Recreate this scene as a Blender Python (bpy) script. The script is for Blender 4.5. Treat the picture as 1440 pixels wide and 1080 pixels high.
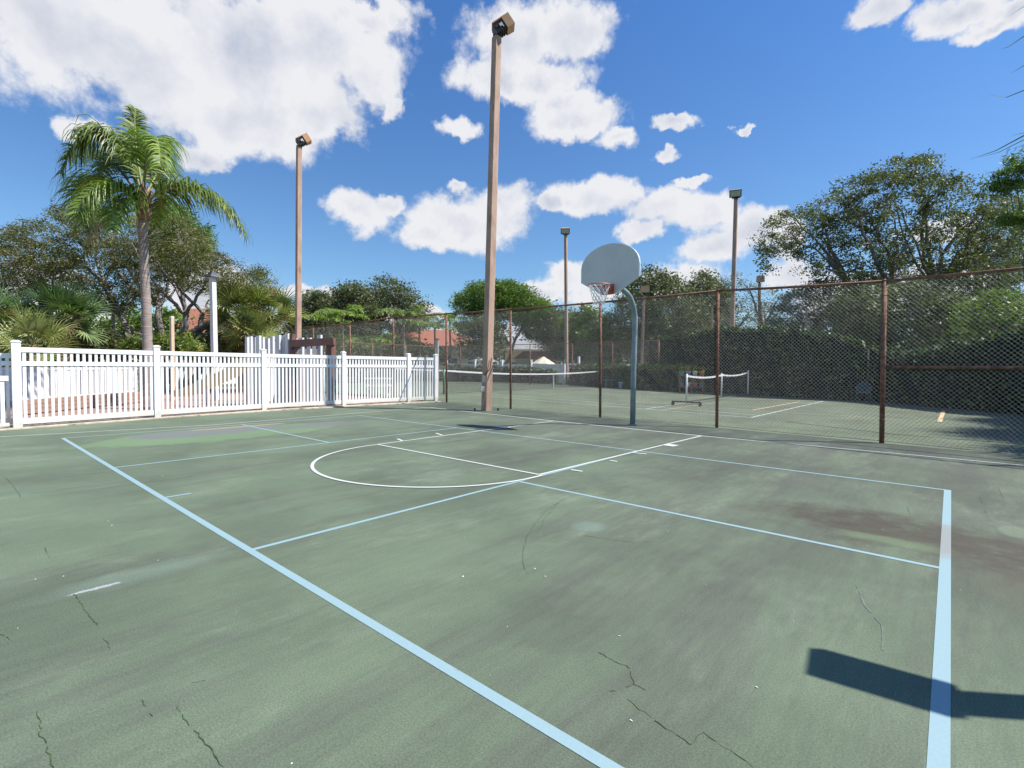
import bpy, math, random
import numpy as np
from mathutils import Vector, Matrix
random.seed(7); rng = np.random.default_rng(7)
S = 0.84                      # build units -> metres
scene = bpy.context.scene
for o in list(bpy.data.objects): bpy.data.objects.remove(o)
COL = scene.collection
rad = math.radians

# ------------------------------------------------------------------ camera
FPX, PITCH, ROLL, YAW = 707.397, -0.0345, 0.0086, 0.7176
CAM = Vector((14.1328, -1.7453, 1.6))
Fw = Vector((-math.sin(YAW)*math.cos(PITCH), math.cos(YAW)*math.cos(PITCH), math.sin(PITCH)))
_r = Vector((math.cos(YAW), math.sin(YAW), 0)); _u = _r.cross(Fw)
Rt = _r*math.cos(ROLL) + _u*math.sin(ROLL); Up = -_r*math.sin(ROLL) + _u*math.cos(ROLL)
cd = bpy.data.cameras.new('camera'); cam = bpy.data.objects.new('camera', cd); COL.objects.link(cam)
cd.sensor_width = 36; cd.lens = FPX/1440*36; cd.clip_end = 3000; cd.clip_start = .05
M = Matrix((Rt, Up, -Fw)).transposed().to_4x4(); M.translation = CAM*S
cam.matrix_world = M
scene.camera = cam
scene.render.resolution_x = 1024; scene.render.resolution_y = 768
scene.view_settings.view_transform = 'Standard'; scene.view_settings.look = 'None'
scene.view_settings.exposure = 0.62; scene.view_settings.gamma = 1
scene.render.engine = 'CYCLES'
scene.cycles.max_bounces = 6; scene.cycles.diffuse_bounces = 3; scene.cycles.transmission_bounces = 3

def ray(px, py): return Fw + Rt*(px-720)/FPX - Up*(py-540)/FPX
def at(px, py, d): return CAM + ray(px, py)*d            # surveyed point at forward distance d
def gp(px, py, z=0):
    r = ray(px, py); return CAM + r*((z-CAM.z)/r.z)

# ------------------------------------------------------------------ sun and sky
SUN_AZ, SUN_EL = rad(35.5), rad(52.5)
sd = Vector((math.cos(SUN_EL)*math.cos(SUN_AZ), math.cos(SUN_EL)*math.sin(SUN_AZ), math.sin(SUN_EL)))
sl = bpy.data.lights.new('sun', 'SUN'); sl.energy = 5.0; sl.angle = rad(0.5); sl.color = (1, .955, .88)
so = bpy.data.objects.new('sun', sl); COL.objects.link(so)
so.rotation_euler = sd.to_track_quat('Z', 'Y').to_euler(); so.location = (0, 0, 30)

world = bpy.data.worlds.new("World"); scene.world = world; world.use_nodes = True
nt = world.node_tree; nt.nodes.clear()
class G:
    """tiny node graph helper"""
    def __init__(s, nt): s.nt = nt
    def n(s, t, **k):
        o = s.nt.nodes.new(t)
        for a, b in k.items(): setattr(o, a, b)
        return o
    def link(s, a, b): s.nt.links.new(a, b)
    def setin(s, node, i, v):
        if v is None: return
        if isinstance(v, bpy.types.NodeSocket): s.link(v, node.inputs[i])
        else: node.inputs[i].default_value = v
    def m(s, op, a, b=None, c=None, clamp=False):
        o = s.n('ShaderNodeMath', operation=op, use_clamp=clamp)
        for i, v in enumerate((a, b, c)): s.setin(o, i, v)
        return o.outputs[0]
    def v(s, op, a, b=None, c=None):
        o = s.n('ShaderNodeVectorMath', operation=op)
        for i, v in enumerate((a, b, c)): s.setin(o, i, v)
        return o.outputs['Value' if op in ('LENGTH', 'DOT_PRODUCT', 'DISTANCE') else 'Vector']
    def noise(s, vec, scale, detail=4, rough=.5, dist=0, out='Fac'):
        o = s.n('ShaderNodeTexNoise'); s.setin(o, 'Vector', vec)
        o.inputs['Scale'].default_value = scale; o.inputs['Detail'].default_value = detail
        o.inputs['Roughness'].default_value = rough; o.inputs['Distortion'].default_value = dist
        return o.outputs[out]
    def rng(s, v, a, b, c=0., d=1., smooth=True):
        o = s.n('ShaderNodeMapRange'); o.interpolation_type = 'SMOOTHSTEP' if smooth else 'LINEAR'
        s.setin(o, 0, v); s.setin(o, 1, a); s.setin(o, 2, b); s.setin(o, 3, c); s.setin(o, 4, d)
        return o.outputs[0]
    def mix(s, f, a, b, blend='MIX'):
        o = s.n('ShaderNodeMix', data_type='RGBA', blend_type=blend)
        s.setin(o, 0, f); s.setin(o, 6, col4(a)); s.setin(o, 7, col4(b))
        return o.outputs[2]
def col4(c):
    if isinstance(c, bpy.types.NodeSocket) or c is None: return c
    return (*c[:3], 1)

g = G(nt)
sky = g.n('ShaderNodeTexSky', sky_type='NISHITA'); sky.sun_disc = False
sky.sun_elevation = SUN_EL; sky.sun_rotation = math.pi/2 - SUN_AZ
sky.air_density = 1.0; sky.dust_density = .35; sky.ozone_density = 2.2; sky.altitude = 0
tc = g.n('ShaderNodeTexCoord'); D = tc.outputs['Generated']
sep = g.n('ShaderNodeSeparateXYZ'); g.link(D, sep.inputs[0])
warp = g.noise(D, 9, 5, .6, 0, 'Color')
D2 = g.v('ADD', D, g.v('MULTIPLY', g.v('SUBTRACT', warp, (.5, .5, .5)), (.10, .10, .07)))
warp2 = g.noise(D, 34, 4, .6, 0, 'Color')
D2 = g.v('ADD', D2, g.v('MULTIPLY', g.v('SUBTRACT', warp2, (.5, .5, .5)), (.032, .032, .026)))
sp2 = g.n('ShaderNodeSeparateXYZ'); g.link(D2, sp2.inputs[0])
az = g.m('ARCTAN2', sp2.outputs[1], sp2.outputs[0]); el = g.m('ARCSINE', g.m('MINIMUM', g.m('MAXIMUM', sp2.outputs[2], -1.), 1.))
comb = g.n('ShaderNodeCombineXYZ'); g.link(az, comb.inputs[0]); g.link(el, comb.inputs[1]); AE = comb.outputs[0]
# each cumulus: picture survey of its bearing and elevation (centre, half sizes)
CL = [(110,50,210,105),(330,85,215,100),(470,60,115,80),(530,110,45,50),(330,165,150,60),(110,182,40,16),(520,25,80,30),(215,110,170,80),(455,160,80,40),(290,220,40,25),
 (740,55,80,52),(800,45,70,48),(700,110,55,34),(760,110,75,35),(825,165,70,26),(862,195,38,22),(790,145,40,30),
 (642,185,28,17),(500,298,48,32),(545,288,28,16),(655,312,100,36),(700,285,55,28),(600,330,45,24),(640,268,20,10),
 (835,278,62,26),(875,270,28,14),(785,285,22,14),(935,290,62,26),(975,256,28,9),(990,300,52,26),(900,325,32,18),
 (1060,325,58,32),(1005,350,55,28),(1100,345,30,40),(1105,390,60,30),(955,172,32,11),(938,214,22,10),(1040,180,16,6),
 (1240,10,48,26),(1350,18,62,30),(1390,40,45,18),(1420,15,50,30),(560,150,20,22),(440,410,45,12),(475,420,20,8),(795,385,38,20),(850,405,50,22),(760,410,40,16),
 (70,415,70,40),(120,440,60,30),(290,410,60,45),(1330,400,90,35),(1200,420,100,35),(700,470,90,14),(1330,320,60,20),(560,440,80,12),(960,395,70,26)]
def azel(px, py):
    d = ray(px, py).normalized(); return math.atan2(d.y, d.x), math.asin(d.z)
dm = None
for (x, y, rx, ry) in CL:
    a0, e0 = azel(x, y); a1, _ = azel(x+rx, y); a2, _ = azel(x-rx, y); _, e1 = azel(x, y-ry); _, e2 = azel(x, y+ry)
    ra = abs(a2-a1)/2; re_ = abs(e1-e2)/2
    L = g.v('LENGTH', g.v('MULTIPLY_ADD', AE, (1/ra, 1/re_, 0), (-a0/ra, -e0/re_, 0)))
    dm = L if dm is None else g.m('SMOOTH_MIN', dm, L, .25)
fb = g.noise(D, 7.5, 9, .62, .25); fb2 = g.noise(D, 22, 8, .66)
den = g.m('ADD', g.m('MULTIPLY', g.m('SUBTRACT', fb, .5), 1.9), g.m('MULTIPLY', g.m('SUBTRACT', fb2, .5), 1.15))
# broken cloud over the rest of the dome, well away from the surveyed part
el0 = g.m('ARCSINE', sep.outputs[2])
back = g.m('MULTIPLY', g.v('DOT_PRODUCT', D, tuple(Vector((Fw.x, Fw.y, 0)).normalized())), -1)
field = g.m('ADD', g.m('MULTIPLY', g.m('SUBTRACT', 1.10, g.m('MINIMUM', dm, 3.)), 1.45), g.m('MULTIPLY', den, 1.15))
bk = g.m('SUBTRACT', g.m('MULTIPLY', fb, 4.), 2.2)
field = g.m('MAXIMUM', field, g.m('SUBTRACT', bk, g.rng(back, -.1, .25, 3, 0)))
cover = g.rng(field, -.14, .62)
body = g.rng(field, .5, 1.9)
fb3 = g.noise(g.v('ADD', D, tuple(sd*-.03)), 5, 3, .5)
up_ = g.noise(g.v('ADD', D, tuple(sd*.045)), 7.5, 5, .55, .25); relief = g.m('SUBTRACT', g.noise(D, 7.5, 5, .55, .25), up_)   # the side of each puff turned to the sun
sh = g.m('ADD', g.m('MULTIPLY', body, g.rng(fb3, .3, .62, .1, .8)), g.m('MULTIPLY', relief, -2.4), clamp=True)
ccol = g.mix(sh, (6.9, 7.0, 7.3), (4.2, 4.6, 5.6))
hz = g.rng(el0, 0., .75)
skc = g.mix(hz, (.80, 1.02, 1.17), (.54, .96, 1.42))
skycol = g.mix(1., sky.outputs[0], skc, 'MULTIPLY')
fin = g.mix(cover, skycol, ccol)
bg = g.n('ShaderNodeBackground'); g.link(fin, bg.inputs[0]); bg.inputs[1].default_value = .080
wo = g.n('ShaderNodeOutputWorld'); g.link(bg.outputs[0], wo.inputs[0])
world.cycles.sampling_method = 'MANUAL'; world.cycles.sample_map_resolution = 512

# ------------------------------------------------------------------ materials
def newmat(name):
    m = bpy.data.materials.new(name); m.use_nodes = True
    t = m.node_tree; b = t.nodes['Principled BSDF']; return m, G(t), b
def mat(name, c1, c2=None, scale=6, rough=.6, metal=0, bump=0, bscale=40, stretch=None, spec=.5, lo=.35, hi=.65, c3=None, s3=1.5):
    m, g, b = newmat(name); b.inputs['Roughness'].default_value = rough; b.inputs['Metallic'].default_value = metal
    b.inputs['Specular IOR Level'].default_value = spec
    co = g.n('ShaderNodeTexCoord').outputs['Object']
    if stretch: co = g.v('MULTIPLY', co, stretch)
    if c2 is None: b.inputs['Base Color'].default_value = (*c1, 1)
    else:
        c = g.mix(g.rng(g.noise(co, scale, 6, .62), lo, hi), c1, c2)
        if c3: c = g.mix(g.rng(g.noise(co, s3, 5, .6), .52, .7), c, c3)
        g.link(c, b.inputs['Base Color'])
    if bump:
        bn = g.n('ShaderNodeBump'); bn.inputs['Strength'].default_value = bump; bn.inputs['Distance'].default_value = .01
        g.link(g.noise(co, bscale, 5, .6), bn.inputs['Height']); g.link(bn.outputs[0], b.inputs['Normal'])
    return m
def leafmat(name, cols, trans=.35, rough=.5):
    """leaf: tone attribute picks between the kinds of leaf on the plant"""
    m, g, b = newmat(name); b.inputs['Roughness'].default_value = rough; b.inputs['Specular IOR Level'].default_value = .35
    at_ = g.n('ShaderNodeAttribute'); at_.attribute_name = 'tone'
    r = g.n('ShaderNodeValToRGB'); g.link(at_.outputs['Fac'], r.inputs[0])
    el = r.color_ramp.elements
    while len(el) < len(cols): el.new(.5)
    for i, c in enumerate(cols): el[i].position = i/(len(cols)-1); el[i].color = (*c, 1)
    g.link(r.outputs[0], b.inputs['Base Color'])
    tr = g.n('ShaderNodeBsdfTranslucent'); g.link(g.mix(1., r.outputs[0], (1.15, 1.4, .5), 'MULTIPLY'), tr.inputs[0])
    mx = g.n('ShaderNodeMixShader'); mx.inputs[0].default_value = trans
    g.link(b.outputs[0], mx.inputs[1]); g.link(tr.outputs[0], mx.inputs[2])
    g.link(mx.outputs[0], m.node_tree.nodes['Material Output'].inputs[0]); return m

# ------------------------------------------------------------------ mesh building
class MB:
    def __init__(s): s.v = []; s.f = []
    def quadstrip(s, rings, closed=True, caps=True):
        b = len(s.v); n = len(rings[0])
        for r in rings: s.v += [tuple(p) for p in r]
        for i in range(len(rings)-1):
            for j in range(n if closed else n-1):
                k = (j+1) % n
                s.f.append((b+i*n+j, b+i*n+k, b+(i+1)*n+k, b+(i+1)*n+j))
        if caps and closed:
            s.f.append(tuple(b+j for j in reversed(range(n)))); s.f.append(tuple(b+(len(rings)-1)*n+j for j in range(n)))
        return s
    def frame(s, c, ax, ay, az, sx, sy, sz, top=1.):
        """box centred at c with half sizes along three axes; 'top' scales the +az end"""
        c = Vector(c); ax, ay, az = (Vector(a).normalized() for a in (ax, ay, az)); rs = []
        for k, t in ((-1, 1.), (1, top)):
            rs.append([c+az*sz*k+ax*sx*i*t+ay*sy*j*t for i, j in ((-1, -1), (1, -1), (1, 1), (-1, 1))])
        return s.quadstrip(rs)
    def box(s, c, sx, sy, sz, rz=0, top=1.):
        """full sizes, turned rz about z"""
        cx, sn = math.cos(rz), math.sin(rz)
        return s.frame(c, (cx, sn, 0), (-sn, cx, 0), (0, 0, 1), sx/2, sy/2, sz/2, top)
    def bar(s, a, b, w, h, up=(0, 0, 1)):
        a, b = Vector(a), Vector(b); d = (b-a); L = d.length; d.normalize(); up = Vector(up)
        if abs(d.dot(up)) > .99: up = Vector((1, 0, 0))
        x = d.cross(up).normalized(); y = x.cross(d)
        return s.frame((a+b)/2, x, y, d, w/2, h/2, L/2)
    def tube(s, pts, rad_, n=8, caps=True):
        pts = [Vector(p) for p in pts]
        if not hasattr(rad_, '__len__'): rad_ = [rad_]*len(pts)
        rings = []; x = None
        for i, p in enumerate(pts):
            d = (pts[min(i+1, len(pts)-1)]-pts[max(i-1, 0)]).normalized()
            if x is None:
                x = d.cross(Vector((0, 0, 1)) if abs(d.z) < .9 else Vector((1, 0, 0))).normalized()
            x = (x-d*x.dot(d)).normalized(); y = d.cross(x)
            rings.append([p+(x*math.cos(2*math.pi*k/n)+y*math.sin(2*math.pi*k/n))*rad_[i] for k in range(n)])
        return s.quadstrip(rings, True, caps)
    def prism(s, prof, a, b):
        """2 point lists prof joined: a(profile pt)->front, b->back"""
        return s.quadstrip([[a(p) for p in prof], [b(p) for p in prof]])
    def build(s, name, m, parent=None, smooth=False, bevel=0):
        return link_mesh(name, np.array(s.v, float), s.f, m, parent, smooth, bevel)
def link_mesh(name, V, F, m, parent=None, smooth=False, bevel=0, tone=None, origin=None):
    me = bpy.data.meshes.new(name)
    o0 = Vector(origin) if origin is not None else (parent['_o'] if parent is not None else Vector((0, 0, 0)))
    o0 = Vector(o0)
    V = (np.asarray(V, float)-np.array(o0))*S
    if isinstance(F, np.ndarray):
        k = F.shape[1]; n = F.shape[0]
        me.vertices.add(len(V)); me.vertices.foreach_set('co', V.ravel())
        me.loops.add(n*k); me.loops.foreach_set('vertex_index', F.ravel().astype(np.int32))
        me.polygons.add(n); me.polygons.foreach_set('loop_start', (np.arange(n)*k).astype(np.int32))
        me.update(calc_edges=True)
    else:
        me.from_pydata([tuple(v) for v in V], [], F); me.update()
    if tone is not None:
        a = me.attributes.new('tone', 'FLOAT', 'FACE'); a.data.foreach_set('value', np.asarray(tone, np.float32))
    me.materials.append(m)
    if smooth: me.polygons.foreach_set('use_smooth', np.ones(len(me.polygons), bool))
    o = bpy.data.objects.new(name, me); COL.objects.link(o)
    if parent is not None:
        o.parent = parent
        if parent.type == 'MESH' and origin is None: o['_o'] = parent['_o']
        else: o['_o'] = o0
    else:
        o.location = o0*S; o['_o'] = o0
    if bevel:
        b = o.modifiers.new('bevel', 'BEVEL'); b.width = bevel; b.segments = 2; b.limit_method = 'ANGLE'
    return o
def thing(name, label, cat, loc, group=None):
    o = bpy.data.objects.new(name, None); COL.objects.link(o); o.location = Vector(loc)*S
    o['label'] = label; o['category'] = cat; o['_o'] = Vector(loc); o.empty_display_size = .2
    if group: o['group'] = group
    return o
def tag(o, label, cat, group=None):
    o['label'] = label; o['category'] = cat
    if group: o['group'] = group
    return o
def struct(o): o['kind'] = 'structure'; return o
def sheet(name, pts, z, m):
    return struct(link_mesh(name, np.array([(x, y, z) for x, y in pts]), [tuple(range(len(pts)))], m))

# ------------------------------------------------------------------ ground
def court_mat(name, green, grey, light, stains=True, seed=0.):
    m, g, b = newmat(name); b.inputs['Roughness'].default_value = .82; b.inputs['Specular IOR Level'].default_value = .25
    co = g.n('ShaderNodeTexCoord').outputs['Object']; co = g.v('ADD', co, (seed, seed*.7, 0))
    w = g.v('ADD', co, g.v('MULTIPLY', g.v('SUBTRACT', g.noise(co, .9, 4, .6, 0, 'Color'), (.5, .5, .5)), (.22, .7, 0)))
    warpc = g.noise(co, 1.3, 5, .6, 0, 'Color')
    st1 = g.noise(g.v('MULTIPLY', w, (1.7, .17, 1)), 1., 7, .62)
    st2 = g.noise(g.v('MULTIPLY', w, (5.5, .5, 1)), 1., 7, .68)
    big = g.noise(w, .35, 5, .55)
    st3 = g.noise(g.v('MULTIPLY', co, (13, 1.6, 1)), 1., 8, .75)
    f = g.m('ADD', g.m('MULTIPLY', st1, .66), g.m('ADD', g.m('MULTIPLY', st2, .36), g.m('ADD', g.m('MULTIPLY', big, .30), g.m('MULTIPLY', g.m('SUBTRACT', st3, .5), .34))))
    sx = g.n('ShaderNodeSeparateXYZ'); g.link(co, sx.inputs[0])
    f = g.m('ADD', f, g.m('MULTIPLY', g.m('SUBTRACT', sx.outputs[1], 3.+seed*.7), .018))    # the far half is worn greyer
    f = g.m('ADD', f, g.m('MULTIPLY', g.m('SUBTRACT', sx.outputs[0], 6.+seed), .010))
    c = g.mix(g.rng(f, .55, .90), green, grey)
    wash = g.noise(g.v('MULTIPLY', w, (1.1, .4, 1)), 1.3, 8, .66)
    wash2 = g.noise(g.v('MULTIPLY', co, (4, 1.6, 1)), 1.1, 9, .75)
    c = g.mix(g.rng(g.m('ADD', g.m('MULTIPLY', wash, .6), g.m('MULTIPLY', wash2, .4)), .5, .68, 0, .7), c, light)
    st4 = g.noise(g.v('MULTIPLY', co, (24, 4.5, 1)), 1., 8, .8)
    c = g.mix(1., c, g.mix(g.rng(st4, .3, .7), (.94, .94, .943), (1.06, 1.06, 1.057)), 'MULTIPLY')
    pat = g.noise(g.v('ADD', co, g.v('MULTIPLY', warpc, (.8, .8, 0))), .55, 7, .6)
    c = g.mix(1., c, g.mix(g.rng(pat, .34, .66), (.84, .835, .83), (1.14, 1.15, 1.13)), 'MULTIPLY')
    scuff = g.noise(g.v('MULTIPLY', co, (9, 2.2, 1)), 1.6, 6, .7)
    c = g.mix(g.rng(scuff, .56, .8, 0, .35), c, tuple(x*.62 for x in grey))
    if stains:
        def blob(cx, cy, rx, ry, edge=.35, amp=.8, sc=1.6):
            v = g.v('MULTIPLY_ADD', co, (1/(rx*S), 1/(ry*S), 0), (-(cx*S)/(rx*S), -(cy*S)/(ry*S), 0))
            l = g.m('ADD', g.v('LENGTH', v), g.m('MULTIPLY', g.m('SUBTRACT', g.noise(co, sc, 6, .65), .5), amp))
            return g.rng(l, 1.+edge/2, 1.-edge/2)
        silt = g.rng(g.noise(g.v('MULTIPLY', co, (2.6, 3.4, 1)), 1.6, 8, .72), .34, .6, .55, 1.)
        # brown silt where water stands by the right baseline
        c = g.mix(g.m('MULTIPLY', blob(13.6, 4.6, .95, .6, 1.1, 2.0, 2.6), g.m('MULTIPLY', silt, 1.)), c, (.062, .055, .042))
        c = g.mix(g.m('MULTIPLY', blob(14.6, 4.3, .95, .6, 1.1, 2.0, 2.6), g.m('MULTIPLY', silt, 1.)), c, (.068, .060, .046))
        c = g.mix(g.m('MULTIPLY', blob(14.75, 3.4, .4, .5, 1.1, 2.4, 3.6), g.m('MULTIPLY', silt, .5)), c, (.095, .086, .066))
        c = g.mix(g.m('MULTIPLY', blob(14.66, 5.3, .13, .24, .4, .5), .45), c, (.165, .215, .14))
        c = g.mix(g.m('MULTIPLY', blob(13.75, 4.1, .45, .12, .9, 1.6, 4), .5), c, (.15, .215, .12))
        # old asphalt showing near the far left corner
        c = g.mix(g.m('MULTIPLY', blob(1.55, 2.7, 1.15, 2.6, .3, 1.), .65), c, (.15, .235, .12))
        c = g.mix(g.m('MULTIPLY', blob(.95, 2.5, .72, 1.6, .12, 1., 1.1), .85), c, (.148, .156, .155))
        c = g.mix(g.m('MULTIPLY', blob(1.5, 5.0, .55, 1.5, .14, 1.2, 1.1), .7), c, (.140, .148, .146))
        c = g.mix(g.m('MULTIPLY', blob(.42, 3.4, .13, 1.3, .3, 1., 3), .85), c, (.30, .235, .155))
        # bluish resurfacing patches
        c = g.mix(g.m('MULTIPLY', blob(11.42, 2.55, .15, .17, .9, 1.3, 5), .4), c, (.165, .235, .205))
        c = g.mix(g.m('MULTIPLY', blob(9.53, -.75, .14, .5, 1.2, 1.4, 4), .25), c, (.20, .27, .225))
        c = g.mix(g.m('MULTIPLY', blob(9.60, -1.03, .022, .15, .5, 2.2, 22), .6), c, (.44, .45, .46))
    grain = g.noise(co, 130, 3, .7)
    c = g.mix(1., c, g.mix(g.rng(grain, .3, .7), (.74, .74, .74), (1.24, 1.24, 1.24)), 'MULTIPLY')
    vo = g.n('ShaderNodeTexVoronoi'); vo.inputs['Scale'].default_value = 7; g.link(co, vo.inputs['Vector'])
    c = g.mix(g.rng(vo.outputs['Distance'], .022, .012), c, g.mix(g.rng(g.noise(co, 3.1, 2), .45, .5), (.05, .055, .045), (.62, .60, .55)))
    g.link(c, b.inputs['Base Color'])
    bn = g.n('ShaderNodeBump'); bn.inputs['Strength'].default_value = .16; bn.inputs['Distance'].default_value = .003
    g.link(g.m('ADD', g.noise(co, 260, 4, .75), g.noise(g.v('MULTIPLY', co, (60, 14, 1)), 1., 4, .7)), bn.inputs['Height']); g.link(bn.outputs[0], b.inputs['Normal']); return m
GREEN, GREY, LIGHT = (.112, .146, .097), (.089, .097, .079), (.172, .208, .148)
m_court = court_mat('court_acrylic', GREEN, GREY, LIGHT)
m_tennis = court_mat('tennis_acrylic', (.125, .165, .092), (.122, .142, .096), (.155, .19, .12), False, 31.)
m_grass = mat('grass_soil', (.06, .10, .03), (.16, .14, .09), 1.2, .95, bump=.6, bscale=30)
m_mulch = mat('mulch', (.24, .14, .11), (.38, .26, .21), 14, .95, bump=.8, bscale=50)
m_kerb = mat('kerb_concrete', (.50, .42, .33), (.36, .30, .24), 5, .9, bump=.4, bscale=60, c3=(.10, .12, .05), s3=3)

sheet('ground', [(-400, -200), (400, -200), (400, 500), (-400, 500)], -.09, m_grass)
sheet('mulch_ground', [(-24, -12), (-3.6, -12), (-4.2, 13.2), (-24, 13.2)], -.035, m_mulch)
fence_line = [(40, 9.85), (13.03, 11.83), (-2.54, 13.0), (-3.35, 13.2)]
sheet('court_surface', [(-3.25, 13.1), (-3.55, 8.77), (-3.6, 5.75), (-3.4, 2.63), (-2.8, -.5), (-2.5, -2.5), (-2.5, -14), (40, -14), (40, 9.85), (13.03, 11.83), (-2.5, 13.0)], 0, m_court)
sheet('tennis_court_surface', [(-3.25, 13.1), (-2.5, 13.0), (13.03, 11.83), (40, 9.85), (44, 37), (-27, 34.6), (-25.6, 14)], -.004, m_tennis)
kb = MB()
kp = [(-2.35, -3.4), (-2.75, -.5), (-3.35, 2.63), (-3.55, 5.75), (-3.5, 8.77), (-3.2, 11.5), (-3.05, 13.0)]
for (x0, y0), (x1, y1) in zip(kp[:-1], kp[1:]):
    kb.quadstrip([[(x0+.16, y0, -.05), (x0+.16, y0, .025), (x0+.13, y0, .035), (x0-.45, y0, .04), (x0-.45, y0, -.05)],
                  [(x1+.16, y1, -.05), (x1+.16, y1, .025), (x1+.13, y1, .035), (x1-.45, y1, .04), (x1-.45, y1, -.05)]], True, False)
struct(kb.build('kerb', m_kerb))

# painted lines --------------------------------------------------------
def paintmat(name, c, wear, w=.5):
    m, g, b = newmat(name); b.inputs['Roughness'].default_value = .7
    co = g.n('ShaderNodeTexCoord').outputs['Object']
    f = g.rng(g.noise(co, 9, 7, .7), .60, .75, 0, w)
    cc = g.mix(f, c, wear); cc = g.mix(1., cc, g.mix(g.noise(co, 60, 3, .6), (.9, .9, .9), (1.06, 1.06, 1.06)), 'MULTIPLY')
    v = g.v('MULTIPLY_ADD', co, (1/(1.6*S), 1/(.72*S), 0), (-13.9/1.6, -4.5/.72, 0))
    l = g.m('ADD', g.v('LENGTH', v), g.m('MULTIPLY', g.m('SUBTRACT', g.noise(g.v('MULTIPLY', co, (1, 4, 1)), 3, 6, .7), .5), 1.6))
    cc = g.mix(g.rng(l, 1.1, .5, 0, .62), cc, (.22, .19, .16))
    g.link(cc, b.inputs['Base Color']); return m
m_blue = paintmat('blue_line_paint', (.235, .35, .38), (.15, .21, .19), .5)
m_white = paintmat('white_line_paint', (.52, .54, .52), (.24, .28, .23))
m_tan = paintmat('tan_line_paint', (.62, .44, .25), (.3, .28, .2))
def strip(mb, a, b, w, z):
    a, b = Vector((*a, z)), Vector((*b, z)); d = (b-a).normalized(); n = Vector((-d.y, d.x, 0))*w/2
    i = len(mb.v); mb.v += [tuple(p) for p in (a-n, b-n, b+n, a+n)]; mb.f.append((i, i+1, i+2, i+3))
L_, W_ = 14.128, 7.109
bl = MB()
strip(bl, (-.035, 0), (16.5-2.335, 0), .064, .0025)                 # near sideline
strip(bl, (L_+.012, .033), (L_+.012, W_+.025), .073, .0025)                  # right baseline
strip(bl, (0, .032), (0, W_+.024), .054, .0025)
strip(bl, (.024, W_), (L_-.0245, W_), .054, .0025)
for x in (4.508, 9.63): strip(bl, (x, .032), (x, W_-.024), .054, .0025)
strip(bl, (.024, 3.569), (4.484, 3.569), .054, .0025); strip(bl, (9.655, 3.569), (L_-.0245, 3.569), .054, .0025)
strip(bl, (7.096, .032), (7.096, .30), .05, .0025)
struct(bl.build('blue_court_lines', m_blue))
wl = MB(); z = .004
P0 = gp(603.3, 572.8); P1 = gp(1440, 654.7); P2 = gp(0, 619)
def strip2(mb, A, B, w, z=.004): strip(mb, (A[0], A[1]), (B[0], B[1]), w, z)
far = [gp(603.3, 572.8), gp(778.9, 592.2), gp(986.7, 613.1), gp(1300, 641.5), gp(1440, 654.7)]
for a, b in zip(far[:-1], far[1:]): strip2(wl, a, b, .06)
strip2(wl, far[-1], far[-1]+(far[-1]-far[-2])*8, .06)
lf = [gp(603.3, 572.8), gp(500, 581.2), gp(300, 597.6), gp(0, 614.5)]
for a, b in zip(lf[:-1], lf[1:]): strip2(wl, a, b, .05)
strip2(wl, lf[-1], lf[-1]+(lf[-1]-lf[-2])*.6, .05)
la, lb, lc, ld = gp(778.9, 592.2), gp(530.4, 625.3), gp(758, 667.8), gp(986.7, 613.1)
strip2(wl, la, lb, .05, .0055); strip2(wl, lc, ld, .05, .0055); strip2(wl, lb, lc, .05, .007)
for (x0, y0, x1, y1, w) in ((886, 636.5, 909, 639, .06), (858, 648, 868, 649.5, .06), (803, 661, 819, 663.5, .06), (935, 625.5, 951, 627.5, .25), (613, 609.5, 622, 612.5, .06), (559, 617.5, 566, 620.5, .06), (700, 600, 715, 602, .2)):
    strip2(wl, gp(x0, y0), gp(x1, y1), w, .0085)
arc = []
for x, y in ((530.4, 625.3), (505, 629), (485, 634), (460, 641), (446, 647), (438.5, 655.5), (441, 663), (450, 669), (468, 675), (500, 680.5), (540, 683.2), (590, 684.5), (640, 684), (690, 681.5), (720, 679), (758, 667.8)):
    arc.append(gp(x, y))
# free throw arc fitted as a circle through the survey
cx0 = (lb+lc)/2
A_ = np.array([(p.x, p.y) for p in arc[:-1]]); Q = np.c_[2*A_, np.ones(len(A_))]; s_, *_r2 = np.linalg.lstsq(Q, (A_**2).sum(1), rcond=None)
ccx, ccy = s_[0], s_[1]; cr = math.sqrt(s_[2]+ccx**2+ccy**2)
a0 = math.atan2(lb.y-ccy, lb.x-ccx); a1 = math.atan2(lc.y-ccy, lc.x-ccx)
if a1 < a0: a1 += 2*math.pi
i0 = len(wl.v); NA = 60
for k in range(NA+1):
    t = a0+(a1-a0)*k/NA
    for r in (cr-.026, cr+.026): wl.v.append((ccx+r*math.cos(t), ccy+r*math.sin(t), .0082))
    if k: j = i0+2*k; wl.f.append((j-2, j-1, j+1, j))
struct(wl.build('white_court_lines', m_white))
tl = MB()
def seg(x0, y0, x1, y1, w=.07, z=.004): strip2(tl, gp(x0, y0), gp(x1, y1), w, z)
for q in ((648, 554, 760, 563.3), (760, 563.3, 1056, 587.3), (1056, 587.3, 1158, 564.3), (640, 550, 1068, 584.3), (700, 546.5, 905, 557), (905, 557, 1158, 564.3), (700, 540.5, 1010, 556), (908, 575.2, 990, 562.5), (640, 544, 700, 544.5)):
    seg(*q)
struct(tl.build('tennis_court_lines', m_white)); tl = MB()
for q in ((1058, 577, 1124, 565.3, .09), (1321, 593.5, 1327, 577.5, .12), (1321, 593.5, 1060, 577.3, .04), (1327, 578, 1130, 566.5, .03), (870, 563, 1058, 577, .04), (760, 555.5, 800, 553.5, .08), (930, 577, 1000, 567, .05)):
    seg(*q, z=.009)
struct(tl.build('tan_court_lines', m_tan))

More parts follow.
